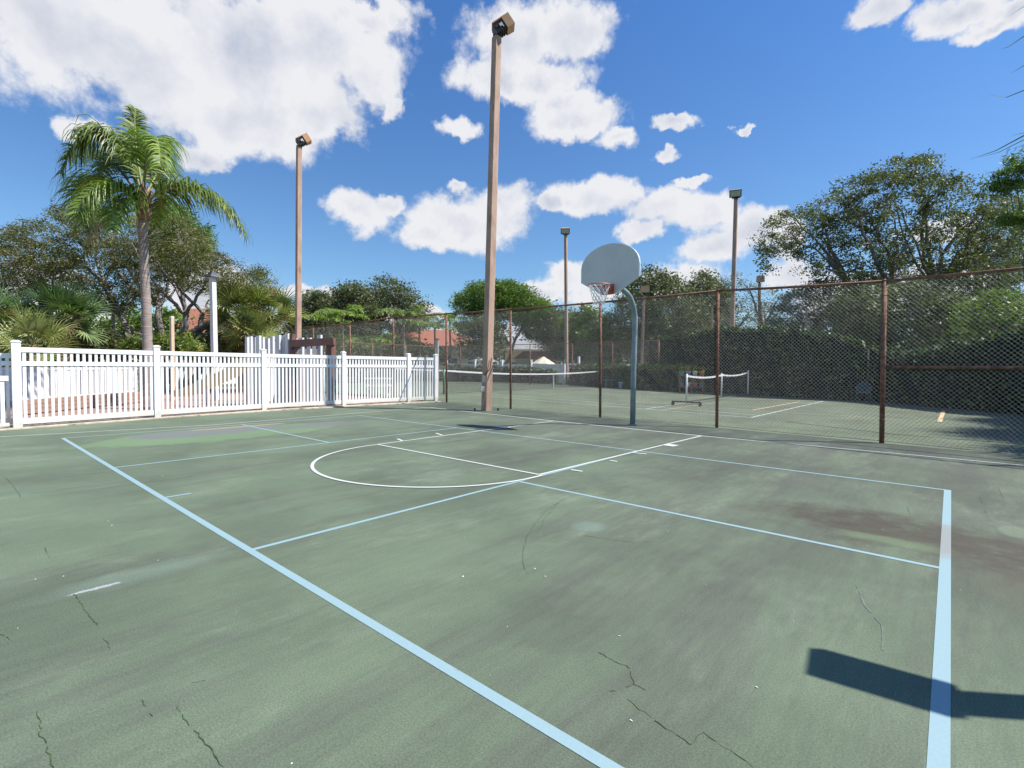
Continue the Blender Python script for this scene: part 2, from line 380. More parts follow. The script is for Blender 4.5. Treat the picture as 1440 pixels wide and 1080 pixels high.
# cracks, joints and crumbs in the court coating
m_crack = mat('crack_dark', (.035, .045, .02), (.09, .14, .05), 20, .9)
m_scuff = mat('scuff_dark', (.10, .125, .10), (.13, .16, .12), 20, .9)
ck = MB()
def crack(mb, pts, w=.004, amp=.007, step=.028, z=.003):
    P = [gp(*p) for p in pts]; out = []
    for a, b in zip(P[:-1], P[1:]):
        n = max(2, int((b-a).length/step))
        for k in range(n):
            q = a+(b-a)*k/n; out.append((q.x+random.uniform(-amp, amp), q.y+random.uniform(-amp, amp)))
    out.append((P[-1].x, P[-1].y))
    for k in range(len(out)-1):
        if random.random() < .1: continue
        strip(mb, out[k], out[k+1], w*random.uniform(.4, 1.5), z)
for q in ([(797, 700), (768, 718), (752, 738), (740, 757), (735, 785), (738, 800), (743, 810)], [(786, 706), (765, 731), (756, 751)], [(858, 973), (880, 967), (892, 962), (908, 971)],
          [(883, 985), (915, 1008), (945, 1030), (970, 1046), (990, 1030), (1035, 1062), (1060, 1080)], [(892, 962), (886, 940), (842, 918)],
          [(105, 836), (120, 858), (137, 880)], [(147, 898), (155, 915)], [(197, 983), (215, 1008)], [(248, 992), (265, 1020), (290, 1045), (315, 1079)], [(52, 1000), (58, 1035), (65, 1052), (76, 1080)],
          [(6, 670), (18, 682), (30, 700)], [(63, 770), (70, 785)], [(0, 890), (14, 900)], [(160, 640), (172, 644)], [(1403, 684), (1410, 700)], [(1378, 700), (1381, 708)], [(1385, 717), (1388, 722)],
          [(1270, 675), (1318, 681)], [(1180, 668), (1320, 680)], [(1275, 712), (1280, 724)], [(225, 680), (232, 672)], [(1096, 642), (1150, 650)]):
    crack(ck, q)
struct(ck.build('court_cracks', m_crack))
sf = MB()
for q in ([(335, 852), (328, 874), (320, 895)], [(822, 753), (850, 757), (885, 762), (915, 762), (935, 755), (941, 745)], [(270, 960), (290, 956)], [(1205, 823), (1215, 850), (1240, 880), (1241, 915)]):
    crack(sf, q, .01, .003, .05, .0025)
struct(sf.build('court_scuffs', m_scuff))
lt = MB()
for k in range(16):
    x, y = random.uniform(0, 1440), random.uniform(640, 1080)
    if k < 7: x, y = ((752, 800), (767, 811), (651, 811), (871, 895), (152, 733), (50, 815), (25, 884))[k]
    p = gp(x, y); r = random.uniform(.0025, .006)*(2.2 if k < 3 else 1); a = random.random()*6
    if (p-CAM).length > 14: continue
    lt.box((p.x, p.y, .003), r*2.2, r, .004, a)
o = lt.build('dry_leaf_crumbs', mat('crumb', (.62, .55, .36), (.7, .68, .6), 3, .9)); o['kind'] = 'stuff'; o['label'] = 'pale crumbs of dry leaf and grit scattered over the court'; o['category'] = 'litter'

exec_parts = []
# ------------------------------------------------------------------ white picket fence
def vinyl(name):
    m, g, b = newmat(name); b.inputs['Roughness'].default_value = .5
    geo = g.n('ShaderNodeNewGeometry').outputs['Position']; sx = g.n('ShaderNodeSeparateXYZ'); g.link(geo, sx.inputs[0])
    dirt = g.noise(g.v('MULTIPLY', geo, (6, 6, 2)), 1.5, 6, .7); mot = g.noise(geo, 1.7, 4, .6)
    c = g.mix(g.rng(mot, .4, .7), (.80, .80, .80), (.72, .725, .72))
    c = g.mix(g.m('MULTIPLY', g.rng(g.m('ADD', sx.outputs[2], g.m('MULTIPLY', dirt, -.35)), .12, -.12), .6), c, (.42, .40, .30))
    c = g.mix(g.rng(dirt, .62, .8, 0, .3), c, (.55, .54, .46)); g.link(c, b.inputs['Base Color']); return m
m_fence = vinyl('white_fence_vinyl')
m_vinyl = mat('white_vinyl', (.66, .66, .66), (.61, .61, .61), 3, .45, c3=(.58, .58, .56), s3=5)
def picket_panel(A, B, zt=1.87, zm=(1.52, 1.63), zb=(.10, .24), sp=.125, name='panel', parent=None, pw=.062):
    A, B = Vector(A), Vector(B); d = (B-A); L = d.length; d.normalize(); rz = math.atan2(d.y, d.x); mb = MB()
    def rail(z0, z1, t=.07): mb.box(((A.x+B.x)/2, (A.y+B.y)/2, (z0+z1)/2), L, t, z1-z0, rz)
    rail(*zb); rail(zt-.02, zt+.10)
    if zm: rail(*zm)
    n = max(2, int(L/sp)); segs = [(zb[1], zm[0]), (zm[1], zt-.02)] if zm else [(zb[1], zt-.02)]
    for k in range(n):
        p = A+d*(L*(k+.5)/n)
        for z0, z1 in segs: mb.box((p.x, p.y, (z0+z1)/2), pw, .03, z1-z0, rz)
    return mb.build(name, m_fence, parent)
wf = thing('picket_fence', 'long white vinyl picket fence with a mid rail along the left edge of the court', 'fence', (-3.3, 6, 0))
wp = [(-2.82, -.47), (-3.36, 2.5), (-3.72, 5.68), (-3.68, 8.68), (-3.5, 11.65), (-3.3, 13.0)]
def fpost(x, y, h=2.12, w=.155, parent=None, rz=0.):
    mb = MB(); mb.box((x, y, h/2), w, w, h, rz); mb.box((x, y, h+.012), w*1.16, w*1.16, .024, rz); mb.box((x, y, h+.04), w*1.1, w*1.1, .03, rz, .45)
    return mb.build('post', m_fence, parent)
for i, (x, y) in enumerate(wp): fpost(x, y, 2.08, .155 if i else .165, wf)
for (a, b) in zip(wp[:-1], wp[1:]):
    A, B = Vector((*a, 0)), Vector((*b, 0)); d = (B-A).normalized()*.08
    picket_panel(A+d, B-d, parent=wf)
# the same kind of fence beyond the first post, and the low gate in front of it
wf2 = thing('picket_fence', 'white picket fence section running out of frame left of the tall corner post', 'fence', (-3.6, -2, 0))
picket_panel((-2.98, -.55, 0), (-4.2, -4.2, 0), zt=1.72, parent=wf2); fpost(-4.25, -4.3, 1.95, .155, wf2)
gt = thing('picket_gate', 'low white picket gate at the far left, lower than the fence beside it', 'gate', (-2.6, -1.6, 0))
picket_panel((-2.72, -.62, 0), (-2.5, -2.9, 0), zt=1.18, zm=None, zb=(.08, .16), sp=.2, parent=gt, pw=.07); fpost(-2.5, -3.0, 1.3, .13, gt); 

# ------------------------------------------------------------------ chain-link fences
m_rust = mat('rusty_steel', (.16, .075, .05), (.30, .15, .09), 9, .75, .2, bump=.5, bscale=60, c3=(.09, .06, .05), s3=14)
m_wire = mat('galvanised_wire', (.27, .27, .25), (.38, .38, .34), 3, .45, .2)
m_wire2 = mat('weathered_wire', (.20, .18, .16), (.28, .25, .22), 3, .6, .2)
def wires(pts, sp, r, z0=.04, z1=3.6, sides=5):
    """woven diagonals on a polyline of (x,y,top): each wire follows the run of the fence"""
    P = [Vector((p[0], p[1], 0)) for p in pts]; tops = [p[2] for p in pts]; mb = MB()
    for (a, b, ta, tb) in zip(P[:-1], P[1:], tops[:-1], tops[1:]):
        d = b-a; L = d.length; d.normalize(); n = Vector((-d.y, d.x, 0)); h = min(ta, tb)-z0-.03
        for dirn in (1, -1):
            k = -h if dirn == 1 else 0.
            while k < (L if dirn == 1 else L+h):
                # wire starting at s=k at the bottom going dirn
                s0, s1 = k, k+dirn*h; zz0, zz1 = z0, z0+h
                if dirn == 1:
                    if s0 < 0: zz0 += -s0; s0 = 0
                    if s1 > L: zz1 -= s1-L; s1 = L
                else:
                    if s0 > L: zz0 += s0-L; s0 = L
                    if s1 < 0: zz1 += s1; s1 = 0
                if zz1-zz0 > .03:
                    off = n*r*1.0*dirn
                    mb.tube([a+d*s0+off+Vector((0, 0, zz0)), a+d*s1+off+Vector((0, 0, zz1))], r, sides, False)
                k += sp
    return mb
fp = [(24.5, 11.0, 3.6), (20.75, 11.25, 3.55), (16.85, 11.5, 3.53), (13.03, 11.83, 3.52), (9.38, 12.17, 3.69), (5.71, 12.21, 3.67), (1.6, 12.55, 3.76), (-2.54, 13.0, 3.89), (-6.95, 13.38, 4.01), (-11.0, 13.4, 3.90), (-15.3, 13.5, 3.96), (-19.5, 13.7, 3.96)]
cf = thing('chain_link_fence', 'tall rusty chain link fence between the basketball and tennis courts', 'fence', (5.7, 12.2, 0))
for i, (x, y, t) in enumerate(fp):
    mb = MB(); mb.tube([(x, y, 0), (x-.05, y, t)], .042 if i != 3 else .048, 8); mb.tube([(x-.05, y, t), (x-.05, y, t+.05)], [.055, .025], 8)
    for z in (.5, 1.2, 1.9, 2.6, 3.2): mb.tube([(x-.05*z/t, y, z), (x-.05*z/t, y, z+.02)], .052, 8)
    mb.build('post', m_rust, cf, True)
mb = MB()
for a, b in zip(fp[:-1], fp[1:]): mb.tube([(a[0]-.05, a[1], a[2]), ((a[0]+b[0])/2-.05, (a[1]+b[1])/2, (a[2]+b[2])/2-.012), (b[0]-.05, b[1], b[2])], .034, 6)
mb.build('top_rail', m_rust, cf, True)
mb = MB(); mb.tube([(13.03, 11.83, 1.66), (16.85, 11.5, 1.66), (20.75, 11.25, 1.66)], .032, 6); mb.build('mid_rail', m_rust, cf, True)
wires(fp, .088, .0024).build('wire_mesh', m_wire, cf, True)
mb = MB()
for a, b in zip(fp[:-1], fp[1:]): mb.tube([(a[0], a[1]-.01, .05), ((a[0]+b[0])/2, (a[1]+b[1])/2-.02, .035), (b[0], b[1]-.01, .05)], .008, 4)
mb.build('tension_wire', m_wire, cf)

ff = thing('chain_link_fence', 'distant rusty chain link fence closing the far left and back of the tennis courts', 'fence', (-26.6, 33, 0))
fq = [(-24.6, 14.2, 3.62), (-25.3, 17.6, 3.62), (-26.07, 20.93, 3.62), (-26.3, 24.9, 3.62), (-26.6, 28.9, 3.62), (-26.95, 32.95, 3.62), (-23.1, 33.0, 3.6), (-19, 33.0, 3.6), (-13.95, 32.8, 3.6), (-10, 33.6, 3.6), (-6, 33.3, 3.6), (-2, 33.0, 3.6)]
for x, y, t in fq:
    mb = MB(); mb.tube([(x, y, 0), (x, y, t)], .05, 6); mb.build('post', m_rust, ff, True)
mb = MB()
for a, b in zip(fq[:-1], fq[1:]): mb.tube([a, b], .035, 5)
mb.build('top_rail', m_rust, ff, True)
wires(fq, .17, .0038, sides=4).build('wire_mesh', m_wire2, ff, True)

# ------------------------------------------------------------------ light poles
m_pole = mat('pole_tan', (.37, .235, .17), (.46, .31, .23), 5, .8, bump=.3, bscale=30, stretch=(1, 1, .25), c3=(.27, .165, .12), s3=4.)
m_tan_metal = mat('lamp_housing_tan', (.74, .40, .21), (.66, .35, .18), 3, .5)
m_dark = mat('dark_cast_metal', (.035, .03, .03), (.08, .06, .05), 8, .5, .4)
m_glass = mat('lamp_glass', (.42, .46, .38), (.30, .34, .30), 8, .12, .3)
m_greybox = mat('grey_switch_box', (.40, .38, .34), (.30, .28, .25), 8, .6)
def head(root, T, right, up, toward, sc=1., facing=False):
    """flood light head: shoebox housing, dark ballast, yoke"""
    r, u, t = Vector(right), Vector(up), Vector(toward)
    yk = MB(); yk.tube([T, T+u*.20*sc+r*.02], .05*sc, 8); yk.frame(T+u*.03*sc, r, t, u, .16*sc, .16*sc, .03*sc)
    if facing:
        c = T+u*.52*sc-r*.05*sc; lean = (t*.92-u*.38).normalized(); up2 = (u*.92+t*.38).normalized()
        yk.bar(T+u*.15*sc-r*.3*sc, T+u*.15*sc+r*.3*sc, .05, .05)
        yk.build('bracket', m_dark, root)
        mb = MB(); mb.frame(c, r, lean, up2, .42*sc, .26*sc, .26*sc, .93); hs = mb.build('housing', m_tan_metal, root)
        mb = MB(); mb.frame(c+lean*.27*sc, r, lean, up2, .44*sc, .03*sc, .28*sc); mb.build('rim', m_dark, hs)
        mb = MB(); mb.frame(c+lean*.305*sc, r, lean, up2, .37*sc, .01, .21*sc); mb.build('lens', m_glass, root)
        mb = MB(); mb.frame(T+u*.24*sc, r, t, u, .28*sc, .15*sc, .08*sc); mb.build('ballast', m_dark, root)
    else:
        yk.build('bracket', m_dark, root)
        d = (r*.82+u*.57).normalized(); w = (u*.82-r*.57).normalized(); c = T+u*.36*sc+r*.14*sc
        mb = MB(); mb.frame(c-d*.02*sc, w, t, d, .20*sc, .24*sc, .25*sc)
        for k in range(5): mb.frame(c-d*(.2-.1*k)*sc+w*.0, w, t, d, .235*sc, .25*sc, .016*sc)
        mb.frame(c-d*.1*sc+t*.25*sc+w*.03, w, t, d, .05*sc, .03*sc, .12*sc)
        mb.build('ballast', m_dark, root)
        mb = MB(); mb.frame(c+d*.39*sc, w, t, d, .25*sc, .27*sc, .17*sc, 1.05)
        hs = mb.build('housing', m_tan_metal, root)
        mb = MB(); mb.frame(c+d*.08*sc+w*.255*sc, w, t, d, .022*sc, .26*sc, .32*sc); mb.build('visor', m_tan_metal, hs)
        mb = MB(); mb.frame(c+d*.02*sc+t*.275*sc, w, t, d, .055*sc, .02*sc, .05*sc)
        mb.frame(c+d*.09*sc+t*.275*sc-w*.02, w, t, d, .1*sc, .012*sc, .02*sc); mb.build('lamp_socket', m_vinyl, hs)
def rays_frame(B):
    t = (CAM-Vector(B)); t.z = 0; t.normalize(); r = Vector((-t.y, t.x, 0)); return r, Vector((0, 0, 1)), t
def square_pole(base, top, w0, w1, rz, root):
    mb = MB(); rs = []; base, top = Vector(base), Vector(top)
    for k in range(7):
        f = k/6; c = base.lerp(top, f); w = w0+(w1-w0)*f
        pts = []
        for q in range(4):
            a = rz+math.pi/4+q*math.pi/2; rr = w/math.sqrt(2); cc = c+Vector((math.cos(a), math.sin(a), 0))*rr
            for e in (-.12, .12):
                aa = a+e*1.2; pts.append(c+Vector((math.cos(aa), math.sin(aa), 0))*rr*.97)
        rs.append(pts)
    mb.quadstrip(rs); return mb.build('pole', m_pole, root)
def light_pole(label, base, top, w0, w1, rz, facing, sc=1., group='court light poles'):
    root = thing('light_pole', label, 'light pole', base, group); square_pole(base, top, w0, w1, rz, root)
    r, u, t = rays_frame(base); head(root, Vector(top), r, u, t, sc, facing); return root
B = gp(684, 577.5); r_, u_, t_ = rays_frame(B); T = B+Vector((0, 0, 12.85)); 
lp = light_pole('tallest tan square light pole standing on the court line in the middle of the picture', B, at(698.5, 53, (B-CAM).dot(Fw)*1.0+.1), .275, .255, -.21, False, .86)
def onpole(h, side, out): return B+Vector((0, 0, h))+side*(out-.12)
mb = MB(); mb.frame(onpole(1.15, t_, .31)-r_*.10, r_, u_, t_, .06, .12, .05); mb.build('switch_box', m_greybox, lp)
mb = MB(); mb.frame(onpole(.80, t_, .32)-r_*.13, r_, u_, t_, .06, .09, .06); mb.build('outlet_box', m_vinyl, lp)
mb = MB(); mb.tube([onpole(1.3, t_, .30)-r_*.08, onpole(1.5, t_, .27)+r_*.12, onpole(1.9, t_, .2)+r_*.17], .018, 6); mb.build('conduit', m_dark, lp)
for dx in (-.42, .42): mb = MB(); mb.tube([B+r_*dx, B+r_*dx+Vector((0, 0, .09))], .035, 6); mb.build('anchor_bolt', m_dark, lp)
def top_at(px, py, base): return at(px, py, (base-CAM).dot(Fw))
b2 = gp(419, 553.7); light_pole('tan light pole with tilted lamp rising behind the left picket fence', b2, top_at(420.5, 207, b2), .255, .235, -.1, False, .86)
b3 = gp(797, 541); light_pole('slim tan light pole with box lamp left of the backboard', b3, top_at(795.5, 332, b3), .25, .23, .2, True, .92)
b4 = at(1027, 548, 34); b4.z = 0; light_pole('brown light pole with a glass fronted lamp right of the hoop', b4, at(1035, 281, (b4-CAM).dot(Fw)), .25, .23, .2, True, .86)
def far_pole(label, px, ptop, d, w=.5, hd=True, pxb=None):
    b = at(pxb or px, 520, d); b.z = 0
    root = thing('light_pole', label, 'light pole', b, 'distant light poles'); top = at(px, ptop, d)
    square_pole(b, top, w, w*.8, .5, root); r, u, t = rays_frame(b)
    if hd:
        mb = MB(); mb.tube([top, top+u*.35], .1, 6); mb.build('bracket', m_dark, root)
        mb = MB(); mb.frame(top+u*.62+r*.1, r, t, u, .5, .45, .34, .9); hs = mb.build('housing', m_tan_metal, root)
        mb = MB(); mb.frame(top+u*.26+r*.1, r, t, u, .42, .38, .03); mb.build('lens', m_glass, root)
far_pole('distant brown light pole with orange box lamp right of the backboard pole', 905.5, 415, 56, .30, True, 902)
far_pole('distant brown light pole with box lamp standing out against cloud near the big oak', 1068, 399, 64, .36)
far_pole('bare thin distant pole without a lamp behind the tall hedge', 1134, 432, 42, .17, False)
far_pole('thin distant pole in front of the oaks left of the fence post', 1001, 432, 58, .22, False)

# grey weathered stub pole by the corner
b = gp(615, 560); root = thing('utility_post', 'thin grey post standing behind the corner of the picket fence', 'post', b)
mb = MB(); mb.tube([b, b+Vector((0, 0, 2.9))], .07, 7); mb.build('pole', m_greybox, root); mb = MB(); mb.tube([b+Vector((0, 0, 2.9)), b+Vector((0, 0, 2.95))], .09, 7); mb.build('cap', m_dark, root)

# off-frame light standing to the right whose head shades the baseline
g1 = Vector((14.35, 1.52, 0)); hd = Vector((math.cos(SUN_AZ), math.sin(SUN_AZ), 0)); k = 1/math.tan(SUN_EL)
root = thing('lamp_post', 'square lamp post just outside the right edge, seen only by its shadow on the baseline', 'lamp post', g1+hd*k*3.2+Vector((0, 0, 0)))
pb = Vector((14.17, 1.44, 0))+hd*k*2.9
mb = MB(); mb.box((pb.x, pb.y, 1.45), .20, .20, 2.9, SUN_AZ); mb.build('pole', m_pole, root)
hc0 = Vector((13.9, 1.43, 0))+hd*k*3.02
ha = (Vector((14.1, 1.46, 0))-Vector((13.69, 1.41, 0))).normalized()
mb = MB(); mb.frame(hc0+Vector((0, 0, 3.02)), ha, Vector((-ha.y, ha.x, 0)), (0, 0, 1), .29, .15, .05); hs = mb.build('housing', m_dark, root)
mb = MB(); mb.frame(hc0+Vector((0, 0, 2.965)), ha, Vector((-ha.y, ha.x, 0)), (0, 0, 1), .2, .1, .004); mb.build('lens', m_glass, hs)

# ------------------------------------------------------------------ basketball hoop
m_hoop = mat('hoop_pole_paint', (.17, .23, .26), (.24, .30, .32), 5, .35, .1, c3=(.13, .18, .21), s3=4)
m_board = mat('backboard_paint', (.62, .61, .575), (.56, .555, .525), 2, .4)
m_edge = mat('backboard_edge', (.80, .82, .82), (.7, .72, .72), 3, .45)
m_rim = mat('rim_orange', (.62, .13, .055), (.48, .09, .04), 12, .5)
m_net = mat('net_cord', (.78, .78, .78), (.7, .7, .68), 9, .8)
hp = Vector((7.5, 10.97, 0)); hr = thing('basketball_hoop', 'grey gooseneck basketball hoop with fan shaped backboard in front of the chain link fence', 'basketball hoop', hp)
YB = 9.57
pts = [hp, hp+Vector((0, 0, 1.5)), hp+Vector((0.02, 0, 2.75))]
for k in range(9):
    a = k/8*rad(78); pts.append(Vector((7.52, 10.97-.78*(1-math.cos(a)), 2.85+.80*math.sin(a))))
pts += [Vector((7.5, 10.0, 3.76)), Vector((7.5, YB+.16, 3.84))]
mb = MB(); mb.tube(pts, [.076, .076, .074]+[.074]*9+[.07, .066], 14); mb.tube([hp, hp+Vector((0, 0, .04))], .12, 14); mb.build('pole', m_hoop, hr, True)
mb = MB(); mb.bar((7.5, YB+.15, 3.84), (7.5, YB+.03, 3.84), .34, .5); mb.bar((7.2, YB+.1, 4.2), (7.5, 10.15, 3.8), .04, .04); mb.bar((7.8, YB+.1, 4.2), (7.5, 10.15, 3.8), .04, .04); mb.build('bracket', m_hoop, hr)
prof = [(7.28, 3.47), (7.72, 3.47), (8.34, 3.83), (8.34, 4.17)]
for k in range(1, 16):
    a = math.pi*k/16; prof.append((7.5+.84*math.cos(a)*1.0, 4.17+.575*math.sin(a)))
prof += [(6.66, 4.17), (6.66, 3.83)]
mb = MB(); mb.prism(prof, lambda p: (p[0], YB, p[1]), lambda p: (p[0], YB+.022, p[1])); bb = mb.build('backboard', m_board, hr)
cen = Vector((7.5, 0, 4.05)); mb = MB()
outer = [Vector((p[0], 0, p[1])) for p in prof]; n = len(outer)
for i in range(n):
    a, b = outer[i], outer[(i+1) % n]; ai, bi = a+(cen-a).normalized()*.022, b+(cen-b).normalized()*.022
    mb.quadstrip([[(a.x, YB-.006, a.z), (ai.x, YB-.006, ai.z), (ai.x, YB+.05, ai.z), (a.x, YB+.05, a.z)], [(b.x, YB-.006, b.z), (bi.x, YB-.006, bi.z), (bi.x, YB+.05, bi.z), (b.x, YB+.05, b.z)]], True, False)
mb.build('edge', m_edge, bb)
RC = Vector((7.5, YB-.46, 3.64)); RR = .275; mb = MB()
ring = [RC+Vector((math.cos(2*math.pi*k/28)*RR, math.sin(2*math.pi*k/28)*RR, 0)) for k in range(29)]
mb.tube(ring, .013, 6); mb.frame((7.5, YB-.03, 3.58), (1, 0, 0), (0, 1, 0), (0, 0, 1), .16, .02, .13); mb.frame((7.5, YB-.11, 3.63), (1, 0, 0), (0, 1, 0), (0, 0, 1), .12, .09, .012)
for sx in (-1, 1): mb.tube([(7.5+sx*.13, YB-.04, 3.48), (7.5+sx*.17, YB-.26, 3.62)], .014, 5); mb.frame((7.5+sx*.125, YB-.10, 3.57), (1, 0, 0), (0, 1, 0), (0, 0, 1), .008, .07, .06)
mb.build('rim', m_rim, hr)
mb = MB()
for k in range(12):
    for dr in (1, -1):
        pl = []
        for j in range(7):
            f = j/6; rr = RR*(1-.52*f**.75); a = 2*math.pi*(k+dr*j*.5)/12; pl.append(RC+Vector((math.cos(a)*rr, math.sin(a)*rr, -.48*f)))
        mb.tube(pl, .0075, 4, False)
mb.build('net', m_net, hr)

# ------------------------------------------------------------------ tennis court furniture
m_netblk = mat('net_black', (.02, .02, .022), (.035, .035, .04), 20, .8)
m_gpost = mat('green_steel', (.02, .10, .07), (.03, .14, .10), 6, .4)
def netmesh(mb, A, B, z0, za, zb, sag, sp=.16, r=.006):
    A, B = Vector(A), Vector(B); n = 24; L = (B-A).length
    def top(f): return za*(1-f)+zb*f-sag*4*f*(1-f)
    N = int(L/sp)
    for k in range(N+1):
        f = k/N; p = A.lerp(B, f); mb.tube([(p.x, p.y, z0), (p.x, p.y, top(f))], r, 3, False)
    for j in range(1, 10):
        h = j/10
        mb.tube([(lambda p, f: (p.x, p.y, z0+(top(f)-z0)*h))(A.lerp(B, i/n), i/n) for i in range(n+1)], r, 3, False)
    return top
def net_band(mb, A, B, top, w=.085, n=24):
    A, B = Vector(A), Vector(B)
    rs = []
    dd = (B-A).normalized(); nn = Vector((-dd.y, dd.x, 0))*.012
    for i in range(n+1):
        p = A.lerp(B, i/n); t = top(i/n); rs.append([Vector((p.x, p.y, t-w))-nn, Vector((p.x, p.y, t-w))+nn, Vector((p.x, p.y, t+.01))+nn, Vector((p.x, p.y, t+.01))-nn])
    mb.quadstrip(rs)
NA_, NB_ = gp(624, 554), gp(849.5, 543.5)
tn = thing('tennis_net', 'near tennis net with white top band and green end posts behind the chain link fence', 'tennis net', (NA_+NB_)/2, 'tennis nets')
mb = MB(); tp = netmesh(mb, NA_, NB_, .05, 1.38, 1.36, .245, .1, .008); mb.build('mesh', m_netblk, tn)
mb = MB(); net_band(mb, NA_, NB_, tp); mb.build('top_band', m_vinyl, tn)
for P in (NA_, NB_):
    mb = MB(); mb.tube([P, P+Vector((0, 0, 1.46))], .055, 8); mb.tube([P+Vector((0, 0, 1.46)), P+Vector((0, 0, 1.5))], [.07, .03], 8); mb.build('post', m_gpost, tn, True)
cm = gp(757, 546); mb = MB(); f_ = (cm-NA_).length/(NB_-NA_).length; pc = NA_.lerp(NB_, f_); mb.box((pc.x, pc.y, tp(f_)/2), .09, .05, tp(f_)-.02, .2); mb.build('centre_strap', m_vinyl, tn)
NC, ND = at(612, 523, 44), at(612, 523, 44)
NC = gp(540, 541.5); ND = gp(742, 532)
mid2 = gp(652.5, 536.3)
tn2 = thing('tennis_net', 'farther tennis net with white centre strap beyond the near net', 'tennis net', mid2, 'tennis nets')
dv = Vector((.02, 1, 0)).normalized(); NC, ND = mid2-dv*9, mid2+dv*7
mb = MB(); tp = netmesh(mb, NC, ND, .05, 1.42, 1.42, .25, .16, .02); mb.build('mesh', m_netblk, tn2)
mb = MB(); net_band(mb, NC, ND, tp, .12); mb.build('top_band', m_vinyl, tn2)
mb = MB(); mb.box((mid2.x, mid2.y, tp(.56)/2), .12, .06, tp(.56)-.02); mb.build('centre_strap', m_vinyl, tn2)
for P in (NC, ND): mb = MB(); mb.tube([P, P+Vector((0, 0, 1.48))], .06, 8); mb.build('post', m_gpost, tn2)
# rolling pickleball net
PA, PB, PC = gp(965, 570.5), gp(1014, 563.5), gp(1051.5, 557)
PB = PA.lerp(PC, .49)
pn = thing('portable_net', 'portable white pickleball net on a black wheeled frame in front of the hedge', 'portable net', PB)
mb = MB()
def sagtop(f): return 1.40-.16*4*(f if f < .5 else 1-f)*(1-2*(f if f < .5 else 1-f))*2
def tpp(f): g_ = f*2 if f < .5 else 2*f-1; return 1.30+(.12 if f > .5 else 0)*g_-.10*4*g_*(1-g_)
N = 60
for k in range(N+1): p = PA.lerp(PC, k/N); mb.tube([(p.x, p.y, .35), (p.x, p.y, tpp(k/N))], .004, 3, False)
for j in range(1, 8):
    mb.tube([(lambda p, f: (p.x, p.y, .35+(tpp(f)-.35)*j/8))(PA.lerp(PC, i/20), i/20) for i in range(21)], .004, 3, False)
mb.build('mesh', m_netblk, pn)
mb = MB(); net_band(mb, PA, PC, tpp, .07); mb.build('top_band', m_vinyl, pn)
for P, h in ((PA, 1.36), (PB, 1.36), (PC, 1.5)):
    mb = MB(); mb.tube([P+Vector((0, 0, .12)), P+Vector((0, 0, h))], .04, 8); mb.build('upright', m_vinyl, pn, True)
dn = (PC-PA).normalized(); sdv = Vector((dn.y, -dn.x, 0))
mb = MB(); mb.bar(PA+Vector((0, 0, .16)), PC+Vector((0, 0, .16)), .04, .04)
for P in (PA, PC): mb.bar(P-sdv*.62+Vector((0, 0, .16)), P+sdv*.62+Vector((0, 0, .16)), .06, .05)
mb.build('base_frame', m_dark, pn)
for P in (PA, PC):
    for s_2 in (-.58, .58):
        c = P+sdv*s_2; mb = MB(); mb.tube([c+Vector((0, 0, .07))-dn*.02, c+Vector((0, 0, .07))+dn*.02], .07, 10); mb.bar(c+Vector((0, 0, .07)), c+Vector((0, 0, .15)), .03, .05); mb.build('caster', m_dark, pn)

m_teal = mat('teal_plastic', (.010, .06, .075), (.015, .085, .10), 4, .45)
m_aqua = mat('aqua_plastic', (.07, .28, .33), (.10, .34, .38), 4, .4)
def plastic_chair(label, base, face, m, group=None, sc=1.19):
    """stacking garden armchair; face = direction it faces"""
    t = Vector(face).normalized(); r = Vector((-t.y, t.x, 0)); u = Vector((0, 0, 1)); base = Vector(base)
    root = thing('plastic_chair', label, 'chair', base, group)
    P = lambda x, y, z: base+(r*x+t*y+u*z)*sc
    mb = MB(); rs = []
    for y, z, w in ((.24, .42, .22), (.1, .405, .235), (-.1, .40, .225), (-.2, .42, .20)):
        rs.append([P(-w, y, z-.012), P(w, y, z-.012), P(w, y, z+.012), P(-w, y, z+.012)])
    mb.quadstrip(rs); mb.build('seat', m, root)
    mb = MB()
    for k in range(7):
        x = -.18+.06*k; mb.bar(P(x, -.2, .43), P(x*1.08, -.31, .80-.5*x*x), .045*sc, .014*sc, t)
    pl = [P(math.cos(a)*.235, -.21-.105*math.sin(a)-.01, .52+.32*math.sin(a)) for a in np.linspace(0, math.pi, 13)]; mb.tube(pl, .024*sc, 6); mb.build('backrest', m, root)
    for sx in (-1, 1):
        mb = MB(); mb.tube([P(sx*.235, -.21, .60), P(sx*.27, -.05, .64), P(sx*.27, .2, .63), P(sx*.25, .24, .55)], .022*sc, 6); mb.build('armrest', m, root)
        mb = MB(); mb.bar(P(sx*.21, .22, .62), P(sx*.26, .27, 0), .05*sc, .03*sc, t); mb.build('leg', m, root)
        mb = MB(); mb.bar(P(sx*.21, -.2, .62), P(sx*.25, -.3, 0), .05*sc, .03*sc, t); mb.build('leg', m, root)
cb = gp(1214, 566.5); plastic_chair('dark teal plastic garden armchair standing alone against the tall hedge', cb, CAM-cb-Vector((0, 0, 1.6)), m_teal)
